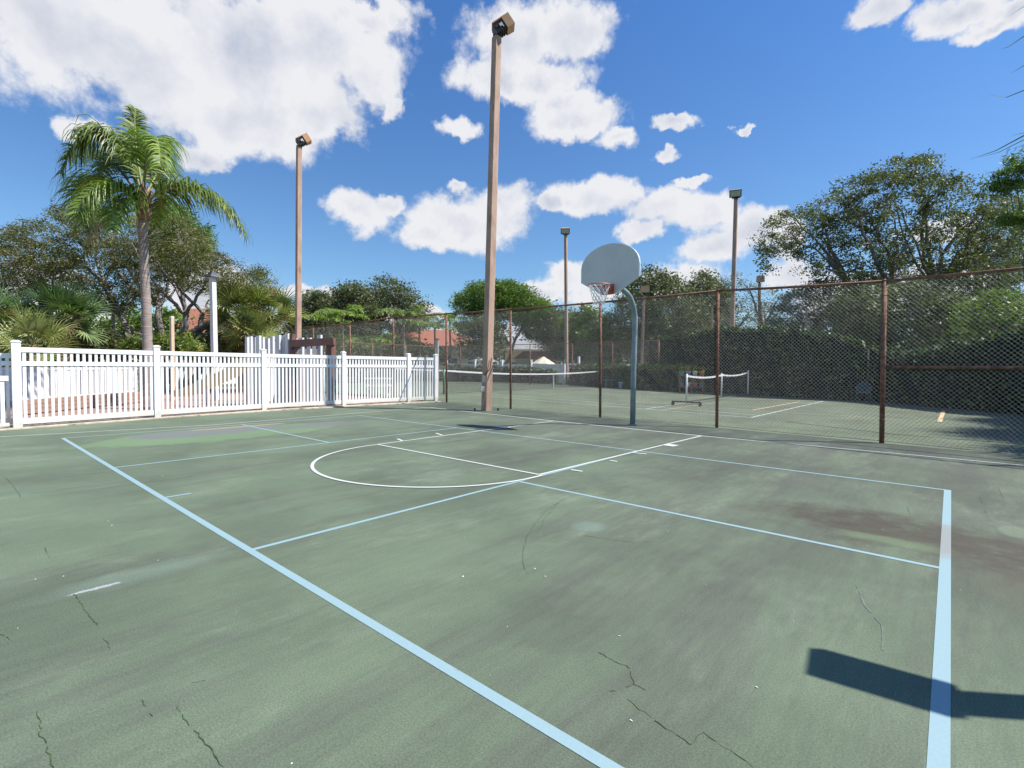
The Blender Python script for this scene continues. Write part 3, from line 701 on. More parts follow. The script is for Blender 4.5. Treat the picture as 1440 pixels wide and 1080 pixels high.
# bench with cooler
bb_ = gp(862, 545.5); br = thing('bench', 'pale aqua court bench in front of the low hedge near the hoop pole', 'bench', bb_)
r_, u_, t_ = rays_frame(bb_)
mb = MB(); 
for k in range(3): mb.frame(bb_+u_*.62+t_*(.13*k-.13), r_, t_, u_, .78, .055, .025)
mb.build('seat', m_aqua, br)
for sx in (-.55, .58): mb = MB(); mb.frame(bb_+r_*sx+u_*.3, r_, t_, u_, .04, .2, .3); mb.frame(bb_+r_*sx+u_*.02, r_, t_, u_, .06, .26, .02); mb.build('leg', m_aqua, br)
cbx = bb_+r_*.62+t_*.45; cr_ = thing('cooler', 'small pale blue water cooler on the ground under the aqua bench end', 'cooler', cbx)
mb = MB(); mb.tube([cbx, cbx+u_*.42], [.17, .2], 12); mb.build('body', mat('cooler_blue', (.30, .45, .60), (.35, .5, .62), 4, .4), cr_, True)
mb = MB(); mb.tube([cbx+u_*.42, cbx+u_*.5], [.215, .19], 12); mb.build('lid', m_vinyl, cr_, True)
# wooden rack with flower pots and towels in front of the hedge
rb = gp(972, 553.5); rk = thing('plant_rack', 'low wooden rack holding pots in front of the hedge behind the portable net', 'rack', rb)
r_, u_, t_ = rays_frame(rb); m_wood = mat('red_cedar', (.36, .14, .08), (.28, .10, .06), 8, .8, stretch=(1, 1, 6))
mb = MB()
for z in (.42, 1.12): mb.frame(rb+u_*z, r_, t_, u_, .75, .16, .03)
mb.build('shelf', m_wood, rk)
for sx in (-.7, 0, .7): mb = MB(); mb.frame(rb+r_*sx+u_*.58, r_, t_, u_, .035, .14, .58); mb.build('upright', m_wood, rk)
potm = [mat('pot_blue', (.12, .20, .36), (.16, .25, .42), 5, .4), mat('pot_teal', (.04, .22, .25), (.06, .28, .30), 5, .4), mat('pot_terracotta', (.40, .16, .09), (.46, .2, .12), 5, .7), m_vinyl]
plab = ['blue', 'teal', 'terracotta', 'white']
lm_y = leafmat('potted_leaves', [(.10, .16, .03), (.30, .30, .04), (.50, .40, .05)], .25)
for k in range(8):
    lvl = 0 if k < 4 else 1; x = -.6+.4*(k % 4); c = rb+r_*x+u_*((.455 if lvl == 0 else 1.155))+t_*.02; ci = (k*3+lvl) % 4
    q = thing('flower_pot', '%s flower pot, %s from the left on the %s shelf of the wooden rack' % (plab[ci], ('first', 'second', 'third', 'fourth')[k % 4], ('lower', 'upper')[lvl]), 'flower pot', c, 'pots on the wooden rack')
    mb = MB(); mb.tube([c, c+u_*.2, c+u_*.24], [.10, .15, .16], 10); mb.build('pot', potm[ci], q, True)
    n = 40; V = []; 
    for j in range(n):
        a = random.random()*6.28; rr = random.random()*.2; h = .22+random.random()*.32; p = c+Vector((math.cos(a)*rr, math.sin(a)*rr, h)); d = Vector((random.uniform(-1, 1), random.uniform(-1, 1), random.uniform(-.3, 1))).normalized()*.05
        e = d.cross(Vector((0, 0, 1))).normalized()*.025; V += [p-d, p+e, p+d, p-e]
    link_mesh('foliage', np.array([tuple(v) for v in V]), np.arange(4*n).reshape(n, 4), lm_y, q, tone=rng.random(n))

# ------------------------------------------------------------------ playground behind the picket fence
def board_fence(label, pts, h, name='board_fence', z0=.08, gap=0.):
    root = thing(name, label, 'fence', pts[0])
    for a, b in zip(pts[:-1], pts[1:]):
        A, B = Vector(a), Vector(b); d = (B-A).normalized(); L = (B-A).length; rz = math.atan2(d.y, d.x); mb = MB(); n = int(L/.19)
        for k in range(n):
            p = A+d*(L*(k+.5)/n); mb.box((p.x, p.y, (h+z0)/2), .17-gap, .03+.05*(k % 2), h-z0, rz)
        for z in (z0+.06, h-.05): mb.box(((A.x+B.x)/2, (A.y+B.y)/2, z), L, .075, .12, rz)
        mb.build('panel', m_vinyl, root)
    for p in pts: fpost(p[0], p[1], h+.1, .15, root)
    return root
def gz(px, py): v = gp(px, py); return v
board_fence('solid white board fence across the playground seen through the pickets at left', [gz(-60, 569), gz(30, 566), gz(120, 561), gz(232, 550)], 1.40)
board_fence('solid white board fence beyond the slide, farther right than the first board fence', [gz(236, 546), gz(300, 542), gz(352, 540)], 1.55)
tm = mat('timber_edging', (.36, .22, .16), (.27, .16, .115), 6, .85, stretch=(1, 1, 5))
te = thing('timber_border', 'stacked tan timbers edging the playground in front of the board fence', 'edging', gp(120, 575))
for j in range(3):
    for (a, b) in (((28, 583), (110, 574)), ((110, 574), (225, 562))):
        mb = MB(); A, Bq = gp(*a), gp(*b); mb.bar(A+Vector((0, 0, .07+.145*j)), Bq+Vector((0, 0, .07+.145*j)), .16, .135); mb.build('timber', tm, te)
# white square lamp post with flat cap lamp
lb_ = gp(303, 562); w = thing('lamp_post', 'square white lamp post with a flat dark grey cap lamp in the playground', 'lamp post', lb_)
ht = (at(299, 391, (lb_-CAM).dot(Fw))).z; tpx = at(299, 391, (lb_-CAM).dot(Fw))
mb = MB(); mb.frame((lb_+tpx)/2, (1, .3, 0), (-.3, 1, 0), (tpx-lb_), .10, .10, (tpx-lb_).length/2); mb.build('pole', m_vinyl, w)
mgrey = mat('lamp_cap_grey', (.06, .065, .07), (.1, .1, .11), 5, .6, .1)
mb = MB(); mb.frame(tpx+Vector((0, 0, .08)), (1, .3, 0), (-.3, 1, 0), (0, 0, 1), .27, .27, .05, .85); mb.frame(tpx+Vector((0, 0, .2)), (1, .3, 0), (-.3, 1, 0), (0, 0, 1), .15, .15, .05, .8); cp = mb.build('lamp_cap', mgrey, w)
mb = MB(); mb.frame(tpx+Vector((0, 0, .0)), (1, .3, 0), (-.3, 1, 0), (0, 0, 1), .18, .18, .02); mb.build('lens', m_glass, cp)
# short tan post
sb = at(243, 547, 22); sb.z = 0; tt = at(241.5, 447, 22)
w = thing('wooden_post', 'short tan wooden post between the tall palm trunk and the white lamp post', 'post', sb)
mb = MB(); mb.frame((sb+tt)/2, (1, .3, 0), (-.3, 1, 0), (0, 0, 1), .065, .065, tt.z/2); mb.build('shaft', mat('tan_post', (.58, .45, .33), (.5, .38, .27), 5, .8), w)
mb = MB(); mb.frame(tt+Vector((0, 0, .04)), (1, .3, 0), (-.3, 1, 0), (0, 0, 1), .085, .085, .04, .6); mb.build('cap', m_greybox, w)
# slide
s0, s1, s2, s3 = at(255, 556, 19.5), at(290, 543, 19.2), at(325, 527, 19), at(352, 509, 18.8)
sl_ = thing('slide', 'cream plastic playground slide sloping up behind the picket fence', 'slide', Vector((s0.x, s0.y, 0)))
m_cream = mat('cream_plastic', (.78, .68, .40), (.72, .62, .36), 4, .4)
side = Vector((0.65, .75, 0)); mb = MB(); rs = []
for p in (s0, s0.lerp(s1, .5)-Vector((0, 0, .03)), s1, s2, s3):
    rs.append([p-side*.28+Vector((0, 0, .18)), p-side*.25, p+side*.25, p+side*.28+Vector((0, 0, .18)), p+side*.31+Vector((0, 0, .18)), p+side*.28-Vector((0, 0, .05)), p-side*.28-Vector((0, 0, .05)), p-side*.31+Vector((0, 0, .18))])
mb.quadstrip(rs); mb.build('chute', m_cream, sl_)
for p in (s1, s3): mb = MB(); mb.tube([Vector((p.x, p.y, 0)), p-Vector((0, 0, .05))], .05, 8); mb.build('leg', m_vinyl, sl_)
# white playhouse enclosure of staggered boards
ph = thing('playhouse', 'white playground fort of uneven upright boards behind the picket fence', 'playhouse', at(400, 548, 21))
for (x, yt, d, wd) in ((347.5, 474, 20, .13), (352, 473, 20.4, .17), (359, 474, 21, .12), (363.5, 472, 20.2, .2), (369.5, 474, 21, .13), (375, 476, 22, .3), (383, 473, 20.7, .16), (391.5, 471, 20, .2), (397.5, 472, 20.1, .2), (404, 469, 20, .16), (414, 475, 21, .2), (424, 475, 21, .2), (435, 475, 21.2, .2), (449.5, 471, 20.5, .2)):
    t_2 = at(x, yt, d); b_2 = Vector((t_2.x, t_2.y, 0)); mb = MB(); mb.frame((t_2+b_2)/2, (1, .3, 0), (-.3, 1, 0), (0, 0, 1), wd/2, .05, t_2.z/2); mb.build('post', m_vinyl, ph)
mb = MB()
for k in range(26):
    x = 347+104*k/25; t_2 = at(x, 480, 22.3); mb.box((t_2.x, t_2.y, t_2.z/2), .15, .03, t_2.z, YAW)
for yy in (482, 492): mb.bar(at(346, yy, 22.2), at(452, yy, 22.2), .05, .1)
mb.build('wall', m_vinyl, ph)
m_brown = mat('brown_beam_paint', (.13, .065, .05), (.17, .085, .065), 5, .6)
fr = thing('swing_frame', 'brown beam frame with a row of hooks beside the white playhouse', 'swing frame', at(440, 555, 19.8))
mb = MB(); mb.bar(at(409, 483.5, 19.8), at(470, 480, 19.8), .18, .28); mb.build('beam', m_brown, fr)
for (x, yt, w_, ) in ((412, 470, .13), (465.5, 475, .27)):
    t_2 = at(x, yt, 19.9); b_2 = Vector((t_2.x, t_2.y, 0)); mb = MB(); mb.frame((t_2+b_2)/2, (1, .3, 0), (-.3, 1, 0), (0, 0, 1), w_/2, .12, t_2.z/2); mb.build('post', m_brown, fr)
mb = MB(); mb.bar(at(411, 497, 19.8), at(420, 487, 19.8), .12, .12); mb.build('brace', m_brown, fr)
for x in (422, 430, 438, 446): mb = MB(); mb.tube([at(x, 487, 19.7), at(x, 490.5, 19.7)], .04, 6); mb.build('hook', m_dark, fr)
# white picnic table
pt = gp(533, 556); pk = thing('picnic_table', 'white picnic table behind the right end of the picket fence', 'table', pt)
r_, u_, t_ = rays_frame(pt)
mb = MB(); mb.frame(pt+u_*.9, r_, t_, u_, .75, .4, .03); mb.build('tabletop', m_vinyl, pk)
for sy in (-.65, .65): mb = MB(); mb.frame(pt+u_*.52+t_*sy, r_, t_, u_, .75, .14, .025); mb.build('bench_seat', m_vinyl, pk)
for sx in (-.5, .5):
    mb = MB(); mb.bar(pt+r_*sx+t_*.6, pt+r_*sx+t_*.15+u_*.87, .07, .07); mb.bar(pt+r_*sx-t_*.6, pt+r_*sx-t_*.15+u_*.87, .07, .07); mb.bar(pt+r_*sx-t_*.7+u_*.46, pt+r_*sx+t_*.7+u_*.46, .06, .06); mb.build('leg', m_vinyl, pk)

# ------------------------------------------------------------------ buildings
m_tile = mat('terracotta_tiles', (.36, .135, .085), (.27, .10, .065), 9, .85, bump=.5, bscale=8, stretch=(2, 2, 1))
m_tile2 = mat('brown_red_tiles', (.26, .09, .06), (.34, .13, .09), 5, .85, bump=.5, bscale=8)
m_greyroof = mat('grey_shingles', (.24, .25, .25), (.32, .33, .34), 6, .9)
m_stucco = mat('peach_stucco', (.78, .62, .46), (.70, .55, .40), 3, .9)
m_wdark = mat('window_glass_dark', (.04, .05, .06), (.07, .08, .09), 3, .1)
def house(label, px0, px1, yeave, yridge, d, rp0, rp1, depth=9., roofm=m_tile, wallm=m_stucco, wins=(), name='house'):
    """hip or gable roofed house: px0..px1 eaves, rp0..rp1 ridge"""
    A, Bq = at(px0, yeave, d), at(px1, yeave, d); z = (A.z+Bq.z)/2; A.z = Bq.z = z; ax = (Bq-A).normalized(); ay = Vector((-ax.y, ax.x, 0)); 
    root = thing(name, label, 'house', Vector(((A.x+Bq.x)/2, (A.y+Bq.y)/2, 0))+ay*depth/2)
    k = 1+depth/2/d; R0, R1 = at(rp0, yridge, d*k), at(rp1, yridge, d*k); R0.z = R1.z = (R0.z+R1.z)/2
    C, Dq = Bq+ay*depth, A+ay*depth; mb = MB(); mb.v = [tuple(v) for v in (A, Bq, C, Dq, R0, R1)]
    mb.f = [(0, 1, 5, 4), (1, 2, 5), (2, 3, 4, 5), (3, 0, 4), (3, 2, 1, 0)]; mb.build('roof', roofm, root)
    i = .5; W = [A+ax*i+ay*i, Bq-ax*i+ay*i, C-ax*i-ay*i, Dq+ax*i-ay*i]; zz = z-.03
    mb = MB(); mb.quadstrip([[Vector((p.x, p.y, 0)) for p in W], [Vector((p.x, p.y, zz)) for p in W]]); mb.build('wall', wallm, root)
    mb = MB(); 
    for p, q in ((A, Bq), (Bq, C), (A, Dq)): mb.bar(p-Vector((0, 0, .13)), q-Vector((0, 0, .13)), .14, .22)
    mb.build('fascia', m_stucco if roofm != m_tile else m_edge, root)
    for (f, z0_, z1_, w_) in wins:
        c = W[0].lerp(W[1], f); c.z = (z0_+z1_)/2; mb = MB(); mb.frame(c-ay*.03, ax, ay, (0, 0, 1), w_/2+.1, .05, (z1_-z0_)/2+.1); fr_ = mb.build('window', m_edge, root)
        mb = MB(); mb.frame(c-ay*.09, ax, ay, (0, 0, 1), w_/2, .02, (z1_-z0_)/2); mb.build('pane', m_wdark, fr_)
    return root
house('house with a terracotta tile hip roof left of the tallest light pole', 528, 688, 485.5, 464, 76, 566, 632, 14, wins=((.1, 1.2, 2.6, 2.), (.3, 1.2, 2.6, 2.), (.68, 1.2, 2.8, 1.6), (.88, 1.2, 2.8, 1.6)))
house('house with a terracotta roof peeking between the white lamp post and tan post at left', 236, 345, 468, 434, 60, 268, 300, 12, wins=((.3, 1.5, 3, 2), (.7, 1.5, 3, 2)))
house('low house whose terracotta roof shows under the fan palm crown', 325, 380, 470, 452, 70, 340, 352, 8, wins=((.5, 1.2, 2.6, 1.6),))
house('grey shingle roofed peach house right of the tallest light pole', 706, 792, 491, 477, 80, 722, 757, 10, m_greyroof, wins=((.2, .9, 2.3, 1.5),))
house('low peach building with a brown red tile roof in front of the grey roofed house', 722, 786, 504.5, 494, 66, 736, 772, 5, m_tile2, wins=((.35, .2, 1.7, 1.2), (.72, .2, 1.7, 1.6)))
def canopy(label, cx, yb, yt, wpx, d, m, flat=False):
    c = at(cx, yb, d); hw = wpx/2*d/FPX; zt = at(cx, yt, d).z; root = thing('patio_umbrella', label, 'umbrella', Vector((c.x, c.y, 0)), 'patio umbrellas by the low wall')
    n = 8; mb = MB(); i = 0; ring = [c+Vector((math.cos(2*math.pi*k/n+.2)*hw, math.sin(2*math.pi*k/n+.2)*hw, 0)) for k in range(n)]
    mb.v = [tuple(p) for p in ring]+[tuple(p-Vector((0, 0, .12))) for p in ring]+[(c.x, c.y, zt)]+[(c.x, c.y, zt-.06)]
    for k in range(n):
        j = (k+1) % n; mb.f += [(k, j, 2*n), (k+n, j+n, j, k), (j+n, k+n, 2*n+1)]
    mb.build('canopy', m, root)
    mb = MB(); mb.tube([(c.x, c.y, 0), (c.x, c.y, zt+.1)], .06, 6); mb.build('pole', m_dark, root)
    for k in range(n): mb = MB(); mb.tube([(c.x, c.y, zt-.14), ring[k]-Vector((0, 0, .1))], .02, 3); mb.build('rib', m_dark, root)
canopy('white patio umbrella partly hidden behind the tallest light pole', 679, 508, 499, 46, 62, mat('canvas_white', (.72, .74, .76), (.66, .68, .7), 3, .8))
canopy('beige patio umbrella in front of the brown red tiled roof', 764, 511.5, 501, 36, 58, mat('canvas_beige', (.72, .66, .52), (.66, .6, .46), 3, .8))
ww = thing('picket_fence', 'long low white fence far behind the tennis courts below the patio umbrellas', 'fence', at(720, 530, 54))
for (x0, y0, x1, y1) in ((628, 511, 668, 511.5), (668, 511.5, 706, 512), (706, 512, 747, 513), (747, 513, 795, 512), (795, 512, 814, 511)):
    A, Bq = at(x0, y0, 54), at(x1, y1, 54); d = (Bq-A); rz = math.atan2(d.y, d.x); mb = MB(); n = 14
    for k in range(n):
        p = A.lerp(Bq, (k+.5)/n); mb.box((p.x, p.y, p.z/2), d.length/n*.92, .05, p.z-.05, rz)
    mb.bar(A-Vector((0, 0, .06)), Bq-Vector((0, 0, .06)), .1, .12); mb.build('panel', m_vinyl, ww)
for x in (628, 668, 706, 747, 795, 814):
    p = at(x, 510, 54); fpost(p.x, p.y, p.z+(.25 if x != 814 else .6), .2, ww)
gw = thing('entry_gate', 'white gate post and leaf in the gap between the two low hedges', 'gate', gp(790, 541))
p = gp(793, 541.5); mb = MB(); mb.box((p.x, p.y, .95), .22, .22, 1.9); mb.build('post', m_vinyl, gw)
p2 = gp(786, 541); mb = MB(); mb.bar(Vector((p2.x-1, p2.y+.3, .08)), Vector((p2.x+.3, p2.y, .08)), .3, .16); mb.build('threshold', m_kerb, gw)
# ------------------------------------------------------------------ foliage
m_bark = mat('oak_bark', (.13, .11, .095), (.27, .235, .21), 10, .9, bump=.7, bscale=25, stretch=(1, 1, .3))
m_bark_l = mat('pale_bark', (.20, .165, .14), (.31, .27, .24), 10, .9, bump=.7, bscale=25, stretch=(1, 1, .3))
lf_oak = leafmat('oak_leaves', [(0.042, 0.056, 0.028), (0.078, 0.092, 0.042), (0.125, 0.138, 0.068), (0.22, 0.22, 0.13)], .3)
lf_left = leafmat('poinciana_leaves', [(0.05, 0.058, 0.025), (0.095, 0.105, 0.038), (0.155, 0.155, 0.06), (0.26, 0.215, 0.1)], .32)
lf_pine = leafmat('pine_needles', [(0.045, 0.08, 0.018), (0.085, 0.145, 0.025), (0.14, 0.215, 0.04), (0.2, 0.28, 0.06)], .3)
lf_hedge = leafmat('hedge_leaves', [(.014, .026, .010), (.028, .048, .014), (.05, .085, .024), (.12, .19, .04)], .22)
lf_grey = leafmat('moss_oak_leaves', [(0.088, 0.088, 0.062), (0.15, 0.15, 0.112), (0.213, 0.206, 0.156), (0.125, 0.15, 0.062)], .3)
lf_bush = leafmat('bush_leaves', [(.05, .08, .02), (.09, .14, .03), (.16, .22, .05), (.30, .30, .07)], .32)
lf_palm = leafmat('palm_leaflets', [(0.05, 0.08, 0.018), (0.1, 0.145, 0.03), (0.17, 0.225, 0.055), (0.32, 0.36, 0.14)], .3, .38)
lf_palm_b = leafmat('bright_palm_leaflets', [(0.08, 0.13, 0.02), (0.15, 0.22, 0.035), (0.22, 0.31, 0.06), (0.36, 0.44, 0.14)], .35, .4)
lf_fan = leafmat('fan_palm_blades', [(0.05, 0.07, 0.025), (0.15, 0.18, 0.055), (0.3, 0.33, 0.11), (0.58, 0.56, 0.27)], .25, .42)
lf_fan_d = leafmat('dark_fan_palm_blades', [(0.02, 0.045, 0.02), (0.05, 0.1, 0.04), (0.12, 0.19, 0.07), (0.32, 0.38, 0.17)], .22, .42)
lf_dead = leafmat('dry_fronds', [(.25, .17, .09), (.35, .25, .13), (.20, .12, .06)], .2)
m_ptrunk = mat('palm_trunk', (.34, .28, .25), (.20, .16, .14), 3, .85, bump=.6, bscale=20, stretch=(.6, .6, 7))
m_boot = mat('palm_boots', (.26, .16, .11), (.14, .09, .06), 8, .9)

def diamonds(C, s, flat=0., asp=.5, up=None):
    """leaf sized four-cornered blades at centres C; flat>0 turns them level"""
    n = len(C); a = rng.normal(size=(n, 3)); a[:, 2] *= (1-flat); a /= np.linalg.norm(a, axis=1)[:, None]+1e-9
    b = rng.normal(size=(n, 3)); b[:, 2] *= (1-flat*.7); b -= a*(a*b).sum(1)[:, None]; b /= np.linalg.norm(b, axis=1)[:, None]+1e-9
    s = np.asarray(s)[:, None]; V = np.stack([C-a*s, C+b*s*asp, C+a*s, C-b*s*asp], 1).reshape(-1, 3)
    return V, np.arange(4*n).reshape(n, 4)

def curve(P0, P1, lift=.2, wob=.12, n=7, rnd=random):
    P0, P1 = Vector(P0), Vector(P1); L = (P1-P0).length; out = []
    w1 = Vector((rnd.uniform(-1, 1), rnd.uniform(-1, 1), rnd.uniform(-1, 1)))*wob*L; w2 = Vector((rnd.uniform(-1, 1), rnd.uniform(-1, 1), rnd.uniform(-1, 1)))*wob*L
    c1 = P0.lerp(P1, .33)+w1+Vector((0, 0, lift*L)); c2 = P0.lerp(P1, .67)+w2+Vector((0, 0, lift*L*.7))
    for i in range(n+1):
        t = i/n; p = P0*(1-t)**3+c1*3*t*(1-t)**2+c2*3*t*t*(1-t)+P1*t**3
        if 0 < i < n: p += Vector((rnd.uniform(-1, 1), rnd.uniform(-1, 1), rnd.uniform(-1, 1)))*L*.018
        out.append(p)
    return out

def tree(name, label, cat, base, fork, blobs, r0=.3, leaf=.16, nl=34, sig=.5, mleaf=None, mbark=None, group=None, twigs=.55, limb=.10, flat=.25, asp=.5, shell=.55, lean=None, trunks=None, umbrella=0., dn=1.6):
    """trunk -> limbs to each leafy mass -> twigs to each leaf cluster; sky shows between clusters"""
    base, fork = Vector(base), Vector(fork); root = thing(name, label, cat, base, group); rd = random.Random(hash(label) % 9999 if False else sum(map(ord, label)))
    tb = MB(); br = MB()
    tks = trunks or [(base, fork, r0)]
    for (a, b, r) in tks:
        pl = curve(a, b, .0, .06, 6, rd); tb.tube(pl, [r*(1.25 if i == 0 else 1)*(1-.45*i/6) for i in range(7)], 9)
    CC = []
    for (c, rr, n) in blobs:
        n = int(n*dn); c = Vector(c); src = min(tks, key=lambda k: (k[1]-c).length); st = Vector(src[1])
        pl = curve(st, c, .06, .12, 8, rd); rl = limb*(.7+.5*rd.random())
        br.tube(pl, [rl*(1-.8*i/8) for i in range(9)], 6)
        for k in range(n):
            d = Vector((rd.gauss(0, 1), rd.gauss(0, 1), rd.gauss(0, 1))).normalized(); q = shell+(1-shell)*rd.random()
            if umbrella and d.z < 0: d.z *= (1-umbrella)
            p = c+Vector((d.x*rr[0], d.y*rr[1], d.z*rr[2]))*q
            CC.append(p)
            if rd.random() < twigs:
                s0 = pl[rd.randint(4, 8)]; tw = curve(s0, p, .05, .15, 4, rd); br.tube(tw, [rl*.36, rl*.28, rl*.2, rl*.13, rl*.06], 4, False)
    CC = np.array([tuple(p) for p in CC]); n = len(CC)
    cnt = rng.integers(int(nl*.5), int(nl*1.5), n); idx = np.repeat(np.arange(n), cnt)
    sg = (sig*(.6+.8*rng.random(n)))[idx][:, None]
    off = np.clip(rng.normal(size=(len(idx), 3)), -1.6, 1.6)*sg*np.array([1, 1, .62])
    C = CC[idx]+off; s = leaf*1.22*(.6+.8*rng.random(len(C)))
    V, F = diamonds(C, s, flat, asp)
    tone = np.clip(rng.random(n)[idx]*.6+rng.random(len(C))*.4, 0, 1)
    tb.build('trunk', mbark or m_bark, root, True)
    if br.v: br.build('branches', mbark or m_bark, root, True)
    link_mesh('crown', V, F, mleaf or lf_oak, root, tone=tone); return root

def pb(px, py, d, rx, ry, n, rd=None):
    """leafy mass surveyed at bearing px,py, forward distance d; half sizes given in picture units at that distance"""
    k = d/FPX; return (at(px, py, d), (rx*k, (rd if rd else (rx+ry)/2)*k, ry*k), n)
def vnoise(p, f, seed):
    q = p*f+Vector((seed, seed, seed)); return (math.sin(q.x*1.3+2*math.sin(q.y*.9+seed))+math.sin(q.y*1.7+1.5*math.sin(q.z*1.1))+math.sin(q.z*1.9+1.8*math.sin(q.x*.8+seed)))/3
def inside(x, y, P):
    r = False; j = len(P)-1
    for i in range(len(P)):
        if (P[i][1] > y) != (P[j][1] > y) and x < (P[j][0]-P[i][0])*(y-P[i][1])/(P[j][1]-P[i][1])+P[i][0]: r = not r
        j = i
    return r
def crown_tree(name, label, cat, d, thick, outline, n, trunks, leaf=.1, nl=60, sig=.5, mleaf=None, mbark=None, hole=.15, hf=.55, nlimb=16, limb=.16, group=None, flat=.3, asp=.5, twigs=.7, droop=0., rscale=1.):
    """a tree whose crown fills a surveyed silhouette at distance d, 'thick' deep; gaps where the foliage noise is low.
    trunks: (px_base, px_fork, py_fork, radius) or with an explicit base height for limbs lying over"""
    rd = random.Random(sum(map(ord, label))); P = outline; xs = [p[0] for p in P]; ys = [p[1] for p in P]; k = d/FPX
    tks = []
    for t in trunks:
        fk = at(t[1], t[2], d+rd.uniform(-.2, .2)*thick); b = at(t[0], 520, d); b.z = 0; tks.append((b, fk, t[3]))
    root = thing(name, label, cat, tks[0][0], group); CC = []; tries = 0; seed = rd.random()*50
    while len(CC) < n and tries < n*60:
        tries += 1; x, y = rd.uniform(min(xs), max(xs)), rd.uniform(min(ys), max(ys))
        if not inside(x, y, P): continue
        dd = d+rd.uniform(-1, 1)*thick/2; p = at(x, y, dd)
        if vnoise(p, hf, seed)*.7+vnoise(p, hf*2.3, seed+3)*.3 < -1+2*hole*.9+rd.uniform(-.12, .12): continue
        CC.append(p)
    tb, br = MB(), MB()
    for (a, b, r) in tks:
        pl = curve(a, b, .0, .05, 7, rd); tb.tube(pl, [r*(1.3 if i == 0 else 1)*(1-.4*i/7) for i in range(8)], 10)
    limbs = []
    for i in range(nlimb):
        c = CC[rd.randrange(len(CC))]; src = min(tks, key=lambda q: (q[1]-c).length*rd.uniform(.8, 1.3)); pl = curve(src[1], c, rd.uniform(-.04, .12), .16, 10, rd); rl = limb*(.5+.7*rd.random())
        br.tube(pl, [rl*(1-.85*j/10) for j in range(11)], 6, False); limbs += [(q, rl*(1-.85*j/10)) for j, q in enumerate(pl) if j > 2]
    LP = np.array([tuple(q) for q, _ in limbs])
    for c in CC:
        if rd.random() < twigs:
            j = int(np.argmin(((LP-np.array(c))**2).sum(1)*rng.uniform(.7, 1.4, len(LP)))); q, r_ = limbs[j]; r_ = max(.018*rscale, min(r_*.6, limb*.3))
            tw = curve(q, c, .02, .18, 5, rd); br.tube(tw, [r_*(1-.8*m/5) for m in range(6)], 3, False)
    CA = np.array([tuple(p) for p in CC]); cnt = rng.integers(int(nl*.4), int(nl*1.6), len(CA)); idx = np.repeat(np.arange(len(CA)), cnt)
    sg = (sig*(.45+.9*rng.random(len(CA))))[idx][:, None]; off = np.clip(rng.normal(size=(len(idx), 3)), -1.55, 1.55)*sg*np.array([1, 1, .6]); off[:, 2] -= droop*np.abs(off[:, 0])
    C = CA[idx]+off; V, F = diamonds(C, leaf*(.5+rng.random(len(C))), flat, asp)
    tone = np.clip(rng.random(len(CA))[idx]*.55+rng.random(len(C))*.45, 0, 1)
    tb.build('trunk', mbark or m_bark, root, True); br.build('branches', mbark or m_bark, root, True)
    link_mesh('crown', V, F, mleaf or lf_oak, root, tone=tone); return root
def base_at(px, d): p = at(px, 520, d); p.z = 0; return p

# --- right side: the big spreading oak and its neighbours
D_ = 44
crown_tree('oak_tree', 'big spreading live oak with a drooping left bough behind the tall hedge at right', 'tree', 44, 9,
     [(1066, 335), (1075, 318), (1098, 300), (1122, 292), (1140, 282), (1165, 275), (1180, 258), (1215, 250), (1235, 235), (1262, 222), (1278, 215), (1310, 216), (1318, 232), (1312, 246), (1335, 248), (1372, 252), (1395, 262), (1425, 290), (1440, 330), (1440, 400), (1400, 410), (1330, 400), (1290, 392), (1240, 402), (1185, 400), (1150, 402), (1120, 385), (1128, 362), (1105, 352), (1088, 362), (1082, 385), (1070, 372)],
     720, [(1222, 1198, 405, .5), (1236, 1255, 400, .6), (1262, 1318, 405, .42)], leaf=.105, nl=72, sig=.46, hole=.33, hf=.75, nlimb=30, limb=.22, twigs=.8, droop=.12, rscale=1.4, mbark=m_bark)
D_ = 36
tree('pine_tree', 'bright green pine with tufted needles at the right edge of the picture', 'tree', base_at(1448, D_), at(1446, 330, D_),
     [pb(1432, 245, D_, 26, 16, 16), pb(1415, 262, D_, 16, 10, 7), pb(1440, 300, D_, 18, 12, 6), pb(1455, 225, D_, 26, 14, 10), pb(1425, 308, D_, 20, 8, 6), pb(1490, 270, D_, 30, 40, 20)],
     r0=.22, leaf=.16, nl=90, sig=.36, mleaf=lf_pine, limb=.08, asp=.14, flat=0.)
D_ = 48
crown_tree('oak_tree', 'grey mossy oak at the far right behind the hedge with bare leaning limbs', 'tree', 50, 8, [(1290, 395), (1330, 372), (1372, 325), (1400, 285), (1440, 270), (1510, 270), (1510, 480), (1300, 480), (1270, 440)], 480, [(1420, 1400, 410, .4), (1350, 1375, 420, .3)], leaf=.12, nl=60, sig=.6, mleaf=lf_grey, hole=.22, hf=.6, nlimb=20, limb=.2, rscale=1.6)
